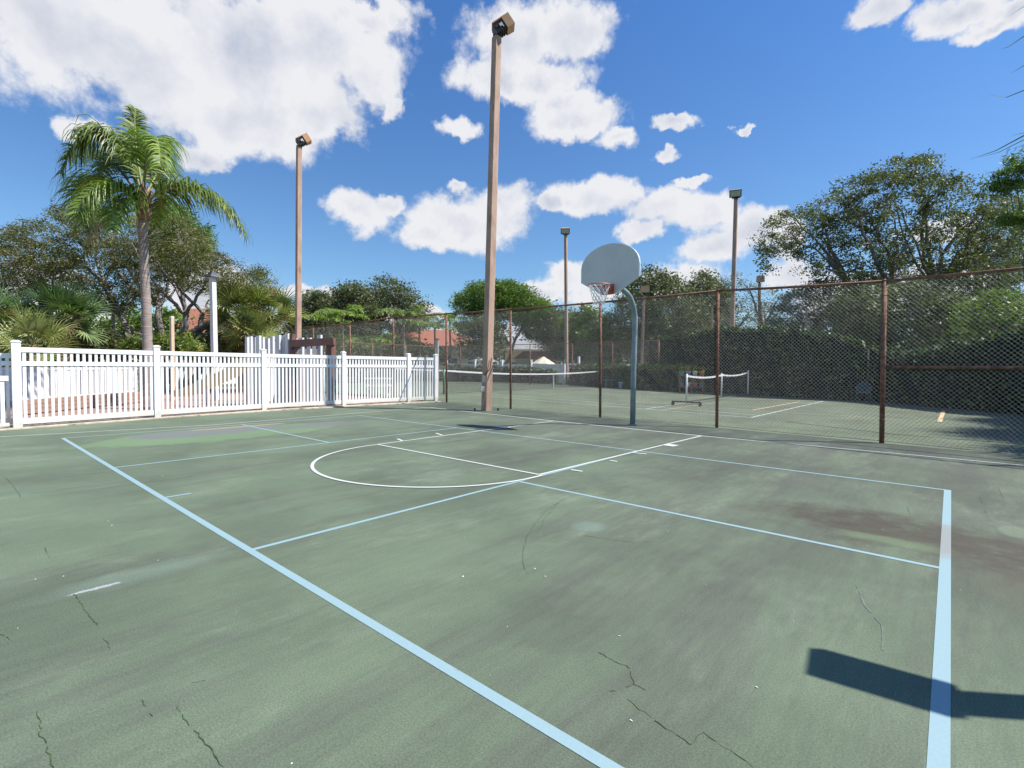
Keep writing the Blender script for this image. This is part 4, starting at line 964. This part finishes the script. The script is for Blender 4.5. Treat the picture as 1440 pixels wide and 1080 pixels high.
# brush behind the hedge
for (lab, d, ol, n, tk, ml) in (
     ('dull green brushy tree directly behind the hedge dip right of the second fence post', 36, [(1240, 405), (1290, 398), (1345, 405), (1370, 440), (1365, 500), (1235, 505), (1228, 440)], 300, [(1290, 1290, 460, .18)], lf_oak),
     ('olive brushy tree behind the hedge below the mossy oak', 33, [(1350, 430), (1390, 410), (1440, 420), (1480, 430), (1480, 490), (1340, 495)], 230, [(1400, 1400, 470, .16)], lf_bush),
     ('grey twiggy tree behind the hedge below the drooping oak bough', 47, [(1088, 430), (1110, 408), (1150, 396), (1190, 400), (1215, 425), (1215, 480), (1080, 480)], 320, [(1150, 1150, 450, .2)], lf_grey),
     ('dark brushy tree behind the hedge between two fence posts', 40, [(1170, 420), (1215, 402), (1250, 410), (1262, 450), (1255, 495), (1165, 490)], 250, [(1215, 1212, 455, .2)], lf_oak)):
    crown_tree('brush_tree', lab, 'tree', d, 5, ol, n, tk, leaf=.10, nl=60, sig=.5, mleaf=ml, hole=.15, nlimb=12, limb=.1, group='brushy trees behind the tall hedge')
# middle oaks behind the hoop
D_ = 62
crown_tree('oak_tree', 'broad dark oak directly behind the backboard pole', 'tree', 62, 10, [(868, 440), (875, 405), (893, 386), (915, 378), (938, 384), (955, 396), (975, 405), (990, 430), (1000, 478), (1000, 508), (835, 512), (832, 455), (850, 440)], 620, [(925, 925, 470, .6), (945, 950, 470, .4)], leaf=.16, nl=60, sig=.75, hole=.2, hf=.45, nlimb=20, limb=.24, rscale=1.6)
crown_tree('oak_tree', 'dark oak crown between the backboard and the tall brown light pole', 'tree', 68, 8, [(965, 408), (975, 392), (988, 383), (1003, 392), (1018, 404), (1030, 425), (1034, 478), (1034, 500), (960, 500)], 330, [(995, 995, 465, .5)], leaf=.16, nl=55, sig=.7, hole=.2, hf=.45, nlimb=12, limb=.22, rscale=1.6)
crown_tree('oak_tree', 'thin grey half bare tree behind the tall brown light pole', 'tree', 64, 8, [(1010, 400), (1025, 380), (1045, 390), (1065, 405), (1090, 408), (1112, 430), (1115, 478), (1012, 478)], 120, [(1040, 1035, 465, .35), (1080, 1078, 465, .25)], leaf=.12, nl=45, sig=.75, mleaf=lf_grey, hole=.3, hf=.5, nlimb=18, limb=.2, rscale=1.8, twigs=1.)
D_ = 60
tree('bush_tree', 'yellow green bushy tree left of the backboard pole behind the low hedge', 'tree', base_at(838, D_), at(838, 480, D_),
     [pb(822, 440, D_, 16, 10, 9), pb(835, 455, D_, 24, 16, 18), pb(825, 478, D_, 26, 20, 20), pb(858, 480, D_, 22, 20, 18), pb(800, 460, D_, 14, 14, 8), pb(845, 500, D_, 30, 12, 14)], r0=.2, leaf=.15, nl=60, sig=.6, mleaf=lf_bush, limb=.1)
crown_tree('bush_tree', 'dark leafy tree behind the near tennis net strap, right of the small houses', 'tree', 66, 8, [(722, 440), (760, 428), (800, 440), (830, 462), (842, 512), (790, 510), (760, 480), (735, 470)], 400, [(798, 790, 485, .3)], leaf=.16, nl=60, sig=.75, hole=.08, nlimb=12, limb=.16)
D_ = 66
crown_tree('pine_tree', 'round crowned bright green pine behind the tallest light pole', 'tree', 66, 9, [(638, 432), (645, 415), (660, 404), (685, 398), (715, 398), (740, 405), (760, 422), (778, 432), (772, 446), (735, 452), (690, 444), (655, 442)], 420, [(686, 672, 455, .28), (697, 700, 448, .3), (702, 735, 460, .26)], leaf=.22, nl=75, sig=.6, mleaf=lf_pine, mbark=m_bark_l, hole=.05, nlimb=16, limb=.17, asp=.2)
crown_tree('oak_tree', 'dark tree with pale trunks below the round crowned pine', 'tree', 62, 7, [(640, 455), (668, 445), (700, 448), (712, 462), (708, 500), (690, 505), (650, 500)], 210, [(668, 664, 485, .2), (684, 690, 480, .2)], leaf=.14, nl=55, sig=.6, mbark=m_bark_l, hole=.15, nlimb=10, limb=.1)
# left-middle trees
D_ = 78
crown_tree('oak_tree', 'loose crowned dark oak left of the tallest light pole, the highest crown there', 'tree', 78, 10, [(505, 432), (518, 402), (530, 390), (548, 392), (566, 398), (580, 410), (594, 424), (600, 440), (596, 462), (505, 470)], 360, [(535, 535, 460, .5), (560, 562, 458, .3)], leaf=.17, nl=42, sig=.8, hole=.3, hf=.5, nlimb=16, limb=.26, rscale=2., twigs=.9)
crown_tree('oak_tree', 'dense dark oak behind the beam frame, between two taller crowns', 'tree', 74, 10, [(458, 425), (472, 412), (488, 400), (505, 402), (520, 412), (532, 430), (530, 475), (455, 475)], 380, [(495, 495, 462, .5)], leaf=.17, nl=60, sig=.75, hole=.12, nlimb=12, limb=.25)
crown_tree('oak_tree', 'dark oak just right of the second tan light pole', 'tree', 70, 9, [(408, 430), (425, 418), (445, 410), (460, 418), (470, 435), (472, 475), (405, 475)], 300, [(440, 440, 460, .5)], leaf=.16, nl=55, sig=.7, hole=.15, nlimb=10, limb=.2)
tree('bush_tree', 'mixed green shrub mass low behind the fence right of the beam frame', 'shrub', base_at(560, 62), at(560, 500, 62), [pb(520, 495, 62, 40, 16, 36), pb(570, 492, 62, 40, 14, 34), pb(610, 500, 62, 20, 12, 12), pb(480, 490, 62, 26, 18, 24)], r0=.12, leaf=.16, nl=55, sig=.6, mleaf=lf_bush, limb=.07)

# --- left: the wide poinciana behind the playground
D_ = 33
crown_tree('poinciana_tree', 'wide spreading olive green shade tree with tangled dark limbs behind the tall palm at left', 'tree', 33, 9,
     [(-60, 330), (0, 318), (30, 316), (58, 308), (78, 292), (100, 283), (130, 290), (160, 300), (200, 305), (228, 300), (262, 312), (290, 335), (305, 358), (330, 362), (345, 378), (372, 380), (388, 402), (378, 418), (340, 415), (318, 425), (300, 408), (262, 412), (240, 400), (220, 420), (175, 432), (140, 440), (118, 412), (85, 398), (60, 415), (30, 430), (-60, 440)],
     1050, [(222, 170, 445, .28), (226, 224, 430, .3), (234, 262, 442, .26), (262, 285, 440, .24), (290, 318, 432, .24), (200, 118, 462, .26), (180, 70, 450, .24)], leaf=.064, nl=95, sig=.34, mleaf=lf_left, mbark=m_bark, hole=.26, hf=1.05, nlimb=44, limb=.13, flat=.5, twigs=.9, rscale=1.)
crown_tree('fallen_tree', 'tangle of dark leaning limbs low behind the left picket fence', 'tree', 30, 4, [(100, 488), (130, 462), (190, 455), (215, 470), (290, 470), (300, 495), (110, 500)], 50, [(225, 130, 478, .2), (225, 178, 468, .2), (268, 300, 455, .22)], leaf=.07, nl=40, sig=.3, mleaf=lf_left, hole=.0, nlimb=30, limb=.15, twigs=1.)
D_ = 40
crown_tree('pine_tree', 'bright green pine crown showing behind the shade tree right of the tall palm', 'tree', 40, 7, [(205, 300), (225, 288), (255, 292), (275, 308), (292, 318), (298, 345), (290, 378), (215, 380)], 240, [(255, 255, 400, .25)], leaf=.16, nl=75, sig=.42, mleaf=lf_pine, hole=.1, nlimb=12, limb=.12, asp=.18)
tree('bush_tree', 'green shrubs with yellowing tips behind the wooden post at left', 'shrub', base_at(228, 27), at(228, 490, 27), [pb(195, 488, 27, 22, 8, 10), pb(235, 484, 27, 34, 10, 22), pb(262, 492, 27, 20, 8, 10)], r0=.06, leaf=.14, nl=60, sig=.3, mleaf=lf_bush, limb=.04, asp=.2)
tree('bush_tree', 'light green bushes far behind the limbs of the shade tree', 'shrub', base_at(150, 55), at(150, 470, 55), [pb(100, 465, 55, 50, 20, 40), pb(175, 460, 55, 40, 24, 40), pb(240, 455, 55, 24, 18, 18), pb(30, 470, 55, 50, 22, 40)], r0=.16, leaf=.16, nl=50, sig=.7, mleaf=lf_bush, limb=.1)
tree('bush_tree', 'dark undergrowth low behind the left picket fence', 'shrub', base_at(120, 29), at(120, 492, 29), [pb(60, 492, 29, 70, 14, 50), pb(150, 486, 29, 44, 14, 34), pb(300, 488, 30, 50, 14, 36), pb(380, 486, 31, 40, 14, 24)], r0=.1, leaf=.10, nl=60, sig=.42, mleaf=lf_oak, limb=.06)

# --- far woods closing the horizon: one uncountable mass
FW = []
for px in range(-260, 1900, 9):
    d = 96+10*math.sin(px*.013)+random.uniform(-4, 4); b = at(px, 520, d); top = at(px, 474+12*math.sin(px*.021)+9*math.sin(px*.06+1)+random.uniform(-5, 5), d).z
    nk = 150; u = rng.random(nk); FW.append(np.stack([b.x+rng.normal(0, 1.5, nk), b.y+rng.normal(0, 1.5, nk), top*(1-u**1.7)+rng.normal(0, .4, nk)], 1))
FW = np.concatenate(FW); V, F = diamonds(FW, .42*(.5+rng.random(len(FW))), .2, .6)
fwo = link_mesh('far_woods', V, F, lf_oak, tone=rng.random(len(FW))); fwo['kind'] = 'stuff'; fwo['label'] = 'far belt of dark green woods along the horizon'; fwo['category'] = 'woods'

# --- hedges
def hedge(label, pts, thick, ml, leaf=.085, dens=520, group='hedges'):
    """clipped hedge: solid dark core under a deep layer of leaves. pts = (x, y, top)"""
    root = thing('hedge', label, 'hedge', (pts[len(pts)//2][0], pts[len(pts)//2][1], 0), group); Cs = []; core = MB()
    for (a, b) in zip(pts[:-1], pts[1:]):
        A, Bq = np.array([a[0], a[1], 0.]), np.array([b[0], b[1], 0.]); d = Bq-A; L = np.linalg.norm(d); d /= L; n = np.array([-d[1], d[0], 0])
        h = (a[2]+b[2])/2; NF = int(L*h*dens*.55); NT = int(L*thick*dens*.7)
        u = rng.random(NF)[:, None]; zz = rng.random(NF); top = a[2]+(b[2]-a[2])*u[:, 0]
        depth = np.abs(rng.normal(0, .09, NF)); bulge = .12*np.sin(u[:, 0]*L*2.3+zz*5)+.07*np.sin(u[:, 0]*L*6.1+zz*11)
        Cs.append(A+d*L*u+n*(depth-bulge)[:, None]+np.stack([0*zz, 0*zz, zz*top], 1))
        u = rng.random(NT)[:, None]; v = rng.random(NT); top = a[2]+(b[2]-a[2])*u[:, 0]
        bump = .10*np.sin(u[:, 0]*L*1.9)+.07*np.sin(u[:, 0]*L*5.3+v*6)+np.abs(rng.normal(0, .09, NT))
        Cs.append(A+d*L*u+n*(v*thick)[:, None]+np.stack([0*v, 0*v, top-.08+bump], 1))
        Av, Bv = Vector(A), Vector(Bq); nn = Vector(n)
        q0, q1 = Av+nn*.16, Bv+nn*.16; q2, q3 = Bv+nn*(thick-.05), Av+nn*(thick-.05)
        core.quadstrip([[q0, q3, q3+Vector((0, 0, a[2]-.16)), q0+Vector((0, 0, a[2]-.16))], [q1, q2, q2+Vector((0, 0, b[2]-.16)), q1+Vector((0, 0, b[2]-.16))]])
    C = np.concatenate(Cs); V, F = diamonds(C, leaf*(.5+rng.random(len(C))), .2, .55)
    core.build('core', m_hcore, root); link_mesh('leaves', V, F, ml, root, tone=np.clip(rng.random(len(C))**1.6, 0, 1)); return root
m_hcore = mat('hedge_core_dark', (.010, .014, .007), (.02, .025, .012), 12, .95)  # near-black solid filling inside the hedges, behind the leaf layer
lf_low = leafmat('low_hedge_leaves', [(.025, .045, .012), (.045, .08, .018), (.08, .13, .03), (.14, .20, .05)], .25)
def P3(px, py, z): g_ = gp(px, py); return (g_.x, g_.y, z)
hedge('tall dark clipped hedge running along the far side of the tennis courts at right', [(-4.2, 35.6, 3.9), (-1.0, 33.6, 3.9), (2.3, 31.9, 4.1), (5.24, 30.9, 4.0), (7.4, 29.6, 3.7), (9.26, 29.2, 3.4), (10.9, 29.2, 2.8), (11.9, 28.6, 2.3), (13.2, 27.1, 2.4), (15.14, 24.9, 2.9), (17.2, 23.6, 3.1), (21.5, 21.2, 3.4)], 1.6, lf_hedge, .10, 260)
hedge('low clipped hedge between the white gate and the portable net', [P3(799, 541.3, 1.62), P3(850, 544.5, 1.66), P3(900, 548, 1.66), P3(935, 550, 1.68), P3(962, 551.8, 1.7)], 1.1, lf_low, .09, 300)
hedge('low clipped hedge left of the white gate behind the farther net', [P3(628, 536.3, 1.5), P3(680, 537.3, 1.5), P3(730, 538.5, 1.45), P3(772, 540, 1.25), P3(781, 540.2, .9)], 1.1, lf_low, .09, 300)

# --- palms
def ribbon(V, F, pts, w, nrm):
    """flat tapering blade through pts"""
    i = len(V); n = len(pts)
    for k, p in enumerate(pts):
        ww = w*(1-(k/(n-1))**1.6)*.5+.002
        V.append(tuple(p-nrm*ww)); V.append(tuple(p+nrm*ww))
        if k: F.append((i+2*k-2, i+2*k-1, i+2*k+1, i+2*k))
def pinnate(root, pts, nl, ll, w, ml, droop=.8, name='frond', curl=.25, m_st=None, spread=1.0, rd=random):
    """feather frond along control polyline pts with hanging leaflets"""
    P = [Vector(p) for p in pts]
    def bez(t):
        q = P[:]
        while len(q) > 1: q = [q[i].lerp(q[i+1], t) for i in range(len(q)-1)]
        return q[0]
    V, F, T = [], [], []; st = MB(); sp = [bez(i/10) for i in range(11)]
    L = sum((sp[i+1]-sp[i]).length for i in range(10))
    i0 = 0
    for k in range(nl):
        t = .14+.86*(k+rd.random()*.6)/nl; p = bez(t); d = (bez(min(t+.02, 1.))-bez(t-.02)).normalized(); s = d.cross(Vector((0, 0, 1)))
        if s.length < .15: s = d.cross(Vector((1, .3, 0)))
        s.normalize(); up = s.cross(d).normalized()
        l = ll*(.45+.55*math.sin(math.pi*min(1, .12+t*.93)))*(.75+.5*rd.random())
        for sg in (-1, 1):
            a = rd.uniform(-.35, .55); o = (s*sg*(spread+rd.uniform(-.35, .3))+d*(.55+rd.uniform(-.2, .3))+up*a).normalized(); q = [p]; cur = p; vel = o
            nseg = 4
            for j in range(nseg):
                cur = cur+vel*(l/nseg); q.append(cur); vel = (vel+Vector((0, 0, -1))*droop*(.35+j*.35)*rd.uniform(.7, 1.3)+s*sg*.04).normalized()
            f0 = len(F); ribbon(V, F, q, w*(.8+.4*rd.random()), d); T += [min(1, max(0, rd.gauss(.5, .25)))]*(len(F)-f0)
    st.tube(sp, [.045*(1-.85*i/10)+.006 for i in range(11)], 5, False)
    o = link_mesh(name, np.array(V), np.array(F), ml, root, tone=T); st.build('midrib', m_st or m_stem, o, True); return o
m_stem = mat('frond_stem', (.16, .20, .06), (.24, .24, .10), 4, .5)
def ringed_trunk(root, A, Bq, r0, r1, n=26, m=None):
    mb = MB(); A, Bq = Vector(A), Vector(Bq); pts, rs = [], []
    for i in range(n*3+1):
        t = i/(n*3); pts.append(A.lerp(Bq, t)+Vector((.05*math.sin(t*5), .03*math.sin(t*4), 0))); rs.append((r0+(r1-r0)*t)*(1.04 if i % 3 == 0 else .985)*(1.25-.25*min(1, t*9)))
    mb.tube(pts, rs, 12); return mb.build('trunk', m or m_ptrunk, root, True)
# queen palm in the playground
qb = gp(207, 574); dq = (qb-CAM).dot(Fw); root = thing('palm_tree', 'tall ringed trunk palm with long drooping feather fronds behind the left picket fence', 'palm', qb)
qc = at(202, 310, dq); ringed_trunk(root, qb, qc, .165, .145)
rq, uq, tq = rays_frame(qb)
def Q(px, py, dd=0.): return at(px, py, dq+dd)
mb = MB(); mb.tube([qc, qc+uq*.35, qc+uq*.75, qc+uq*1.25], [.17, .26, .19, .10], 9); mb.build('crownshaft', m_boot, root, True)
for k in range(16):
    a = k*2.399; h = .1+.05*k; d = Vector((math.cos(a), math.sin(a), 0)); mb = MB(); mb.tube([qc+uq*h+d*.13, qc+uq*(h+.28)+d*.28, qc+uq*(h+.5)+d*.42], [.08, .05, .02], 5); mb.build('boot', m_boot, root, True)
fr_ = [([(203, 288), (235, 248), (300, 245), (345, 330)], 1.25, 66, .9, lf_palm), ([(200, 275), (175, 165), (110, 160), (85, 245)], 1.2, 66, 1.0, lf_palm), ([(200, 285), (150, 195), (120, 215), (92, 225)], .9, 40, .9, lf_palm),
       ([(198, 290), (150, 235), (95, 225), (118, 322)], 1.25, 66, 1.1, lf_palm_b), ([(198, 292), (180, 250), (120, 250), (110, 300)], 1.1, 50, 1.1, lf_palm_b), ([(202, 275), (192, 220), (188, 190), (190, 152)], .62, 46, .35, lf_palm), ([(202, 270), (206, 190), (225, 160), (225, 235)], 1.15, 56, 1.2, lf_palm_b),
       ([(202, 275), (210, 200), (185, 160), (180, 230)], 1.1, 50, 1.2, lf_palm), ([(200, 290), (190, 270), (150, 275), (160, 325)], .9, 44, 1.1, lf_palm_b), ([(203, 290), (225, 260), (235, 275), (218, 315)], .8, 40, 1.1, lf_palm_b),
       ([(202, 280), (230, 225), (235, 215), (215, 265)], 1., 44, 1.1, lf_palm), ([(200, 280), (170, 195), (150, 190), (140, 260)], 1.05, 50, 1.1, lf_palm)]
dds = [(0, .1, .5, .8), (0, -.2, -.8, -1.1), (0, .8, 1.8, 2.5), (0, .4, .9, 1.1), (0, -.8, -1.6, -2.0), (0, 0, .1, .2), (0, -.6, -1.6, -2.2), (0, .6, 1.5, 2.0), (0, -.6, -1.4, -1.6), (0, .5, 1.2, 1.4), (0, .8, 2.2, 3.0), (0, .9, 1.9, 2.4)]
rp = random.Random(5)
for (c, ll, nl, dr, ml), dd in zip(fr_, dds): pinnate(root, [Q(x, y, e) for (x, y), e in zip(c, dd)], int(nl*1.9), ll*1.2, .066, ml, dr*1.25, rd=rp)
pinnate(root, [Q(192, 295), Q(175, 300, -.4), Q(140, 300, -.6), Q(122, 345, -.6)], 16, .5, .05, lf_dead, 1.3, 'dead_frond', rd=rp)

def feather_palm(label, base, crown, r=.12, nf=12, L=2.6, ll=.7, nl=26, ml=None, droop=.8, group='feather palms', w=.06, el=(.2, 1.2), azs=None, name='palm_tree', bow=.55):
    root = thing(name, label, 'palm', base, group); rd = random.Random(sum(map(ord, label))); base, crown = Vector(base), Vector(crown)
    ringed_trunk(root, base, crown, r, r*.8, 10)
    for k in range(nf):
        a = (k*2.399+rd.random()*.5) if azs is None else azs[k % len(azs)]+rd.uniform(-.2, .2); e = el[0]+(el[1]-el[0])*((k*.618) % 1); Lk = L*rd.uniform(.8, 1.15)
        d = Vector((math.cos(a), math.sin(a), 0)); p1 = crown+(d*math.cos(e)+Vector((0, 0, 1))*math.sin(e))*Lk*.45; p2 = p1+(d*.95+Vector((0, 0, 1))*(math.sin(e)*.2))*Lk*.35; p3 = p2+(d*.6-Vector((0, 0, 1))*bow)*Lk*.4
        pinnate(root, [crown, p1, p2, p3], nl, ll, w, ml or lf_palm_b, droop, rd=rd)
    return root
for (lab, px, py, d, L, ll) in (('bright green feather palm nearest the second light pole', 463, 452, 56, 3.0, 1.), ('bright feather palm standing above the fence rail behind the white playhouse', 482, 445, 58, 3.4, 1.1), ('slender palm whose crown pokes above the rail of the chain link fence', 568, 446, 52, 3.6, 1.),
     ('palm in front of the terracotta roof at its left end', 590, 458, 60, 3.2, 1.), ('small palm crown just left of the rusty fence post beside the tall light pole', 633, 448, 62, 2.6, .9), ('palm standing in front of the terracotta roof near the rusty corner post', 612, 462, 56, 3.0, 1.), ('low bright palm beside the beam frame', 535, 480, 50, 1.8, .7), ('low bright palm behind the middle of the fence mesh', 508, 482, 52, 1.8, .7),
     ('palm hidden in the gap of the shade tree far left', 160, 440, 44, 2.4, .8), ('small palm between the palm trunk and the wooden post', 226, 452, 44, 2.2, .7), ('palm crown peeking over the terracotta roof at left', 312, 440, 62, 2.0, .7)):
    feather_palm(lab, base_at(px, d), at(px, py, d), .13, 11, L, ll, 18, lf_palm_b if 'bright' in lab or 'small' in lab else lf_palm, .8, w=.13)
# tall palm just outside the right edge: its tips hang into the picture and its crown shades the court
pr_c = Vector((22.6, 17.6, 8.6))
rt2 = feather_palm('tall palm outside the right edge with frond tips hanging into the sky', (22.9, 17.8, 0), pr_c, .2, 18, 5., 1.3, 40, lf_palm, .55, 'feather palms', .07, (-.35, 1.2), azs=[-1.3, -.8, -.3, .2, .7, 1.2])
V, F = [], []
for pts_, w_ in (([(1500, 150), (1445, 188), (1400, 212), (1364, 224)], .05), ([(1500, 158), (1445, 194), (1405, 214), (1374, 222)], .035), ([(1490, 180), (1450, 200), (1424, 209)], .03), ([(1490, 112), (1440, 127), (1415, 137), (1400, 135), (1387, 131)], .032),
     ([(1490, 55), (1440, 92), (1422, 103)], .03), ([(1495, 15), (1440, 51), (1418, 66), (1407, 69)], .035), ([(1490, -20), (1440, 9), (1420, 22)], .025), ([(1480, 175), (1448, 185), (1421, 191)], .03), ([(1490, 200), (1460, 230), (1445, 250)], .03)):
    q = [at(x, y, 14+.3*k_) for k_, (x, y) in enumerate(pts_)]
    q = [q[0].lerp(q[1], .5)]+q[1:] if len(q) > 3 else q
    ribbon(V, F, q, w_, (Up+Fw*.5).normalized())
for k0 in sorted({f[0] for f in F} - {f[3] for f in F}):
    fs = [f for f in F if f[0] >= k0]; q_ = [fs[0]]
    for f in fs[1:]:
        if f[0] == q_[-1][3]: q_.append(f)
        else: break
    tipo = link_mesh('frond_tip', np.array(V[k0:q_[-1][2]+1]), np.array(q_)-k0, lf_palm, rt2, tone=rng.random(len(q_)))
hub = at(1530, 90, 14.2); st = MB(); st.tube([pr_c, pr_c.lerp(hub, .5)+Vector((0, 0, 1.2)), hub, at(1490, 180, 14)], [.06, .05, .03, .01], 5, False); st.build('midrib', m_stem, tipo, True)

def fan_palm(label, base, crown, nleaf=34, R=1.0, pet=1.1, ml=None, w=.07, group='fan palms', trunk=.2, elr=(-.7, 1.35), seed=1, nb=22, dead=0):
    root = thing('fan_palm', label, 'palm', base, group); rd = random.Random(seed); base, crown = Vector(base), Vector(crown)
    ringed_trunk(root, base, crown, trunk, trunk*1.05, 6, m_boot)
    for k in range(nleaf):
        a = k*2.399+rd.random()*.4; e = elr[0]+(elr[1]-elr[0])*rd.random(); d = (Vector((math.cos(a), math.sin(a), 0))*math.cos(e)+Vector((0, 0, 1))*math.sin(e)); pl = pet*rd.uniform(.7, 1.2)
        hub = crown+d*pl; s = d.cross(Vector((0, 0, 1))).normalized(); up = s.cross(d); ro = rd.uniform(-1.15, 1.15); s, up = s*math.cos(ro)+up*math.sin(ro), up*math.cos(ro)-s*math.sin(ro); V, F, T = [], [], []; t0 = rd.random()
        nrm_tilt = rd.uniform(-.3, .3)
        for j in range(nb):
            th = (j/(nb-1)-.5)*rad(250); bd = (d*math.cos(th)+s*math.sin(th)).normalized()+up*(.25*abs(math.sin(th))+nrm_tilt*.3); bd.normalize()
            l = R*(1-.28*abs(th)/2.2)*rd.uniform(.85, 1.1); q = [hub]; cur = hub; vel = bd
            for i in range(4):
                cur = cur+vel*(l/4); q.append(cur); vel = (vel+Vector((0, 0, -1))*(.03 if i < 2 else .40)*rd.uniform(.6, 1.4)).normalized()
            bn = (bd.cross(up)).normalized(); f0 = len(F); ribbon(V, F, q, w, bn); T += [min(1, max(0, t0*.6+rd.random()*.45))]*(len(F)-f0)
        isd = k < dead
        o = link_mesh('fan_leaf', np.array(V), np.array(F), lf_dead if isd else (ml or lf_fan), root, tone=T); st = MB(); st.tube([crown-Vector((0, 0, .15)), crown.lerp(hub, .5)+Vector((0, 0, .05)), hub], [.035, .025, .018], 4, False); st.build('leaf_stalk', m_stem, o, True)
    return root
fan_palm('dark green fan palm nearest the left edge of the picture', base_at(20, 25), at(20, 462, 25), 44, 1.25, 1.15, lf_fan_d, .08, seed=3, dead=2)
fan_palm('dark green fan palm with a bare brown trunk beside the shade tree limbs at left', base_at(88, 26), at(88, 448, 26), 46, 1.25, 1.1, lf_fan_d, .08, seed=4, dead=2)
fan_palm('low light green fan palm at the foot of the dark fan palms behind the fence', base_at(45, 23), at(45, 485, 23), 26, 1.1, .8, lf_fan, .08, seed=5)
fan_palm('olive green fan palm right of the white lamp post', base_at(338, 30), at(338, 438, 30), 40, 1.5, 1.1, lf_fan, .08, seed=6, dead=3)
fan_palm('olive fan palm with yellowing lower leaves against the second light pole', base_at(378, 31), at(378, 442, 31), 40, 1.45, 1.05, lf_fan, .08, seed=7, dead=5)
fan_palm('lowest fan palm behind the white playhouse posts', base_at(352, 29), at(352, 470, 29), 34, 1.15, .8, lf_fan, .08, seed=8, dead=2)
# fan palm off the right edge throwing the jagged shadow on the tennis court
fan_palm('fan palm just outside the right edge whose jagged shadow falls on the tennis court', (19.2, 18.0, 0), (19.2, 18.0, 3.1), 60, 1.8, 1.7, lf_fan, .13, seed=9)
fan_palm('second fan palm outside the right edge beyond the one shading the court', (19.6, 22.2, 0), (19.6, 22.2, 3.3), 60, 1.8, 1.7, lf_fan, .13, seed=10)
fan_palm('low fan palm outside the right edge beside the chain link fence', (18.9, 14.2, 0), (18.9, 14.2, 2.6), 50, 1.6, 1.5, lf_fan, .13, seed=11)

for o in bpy.data.objects:
    if '_o' in o: del o['_o']
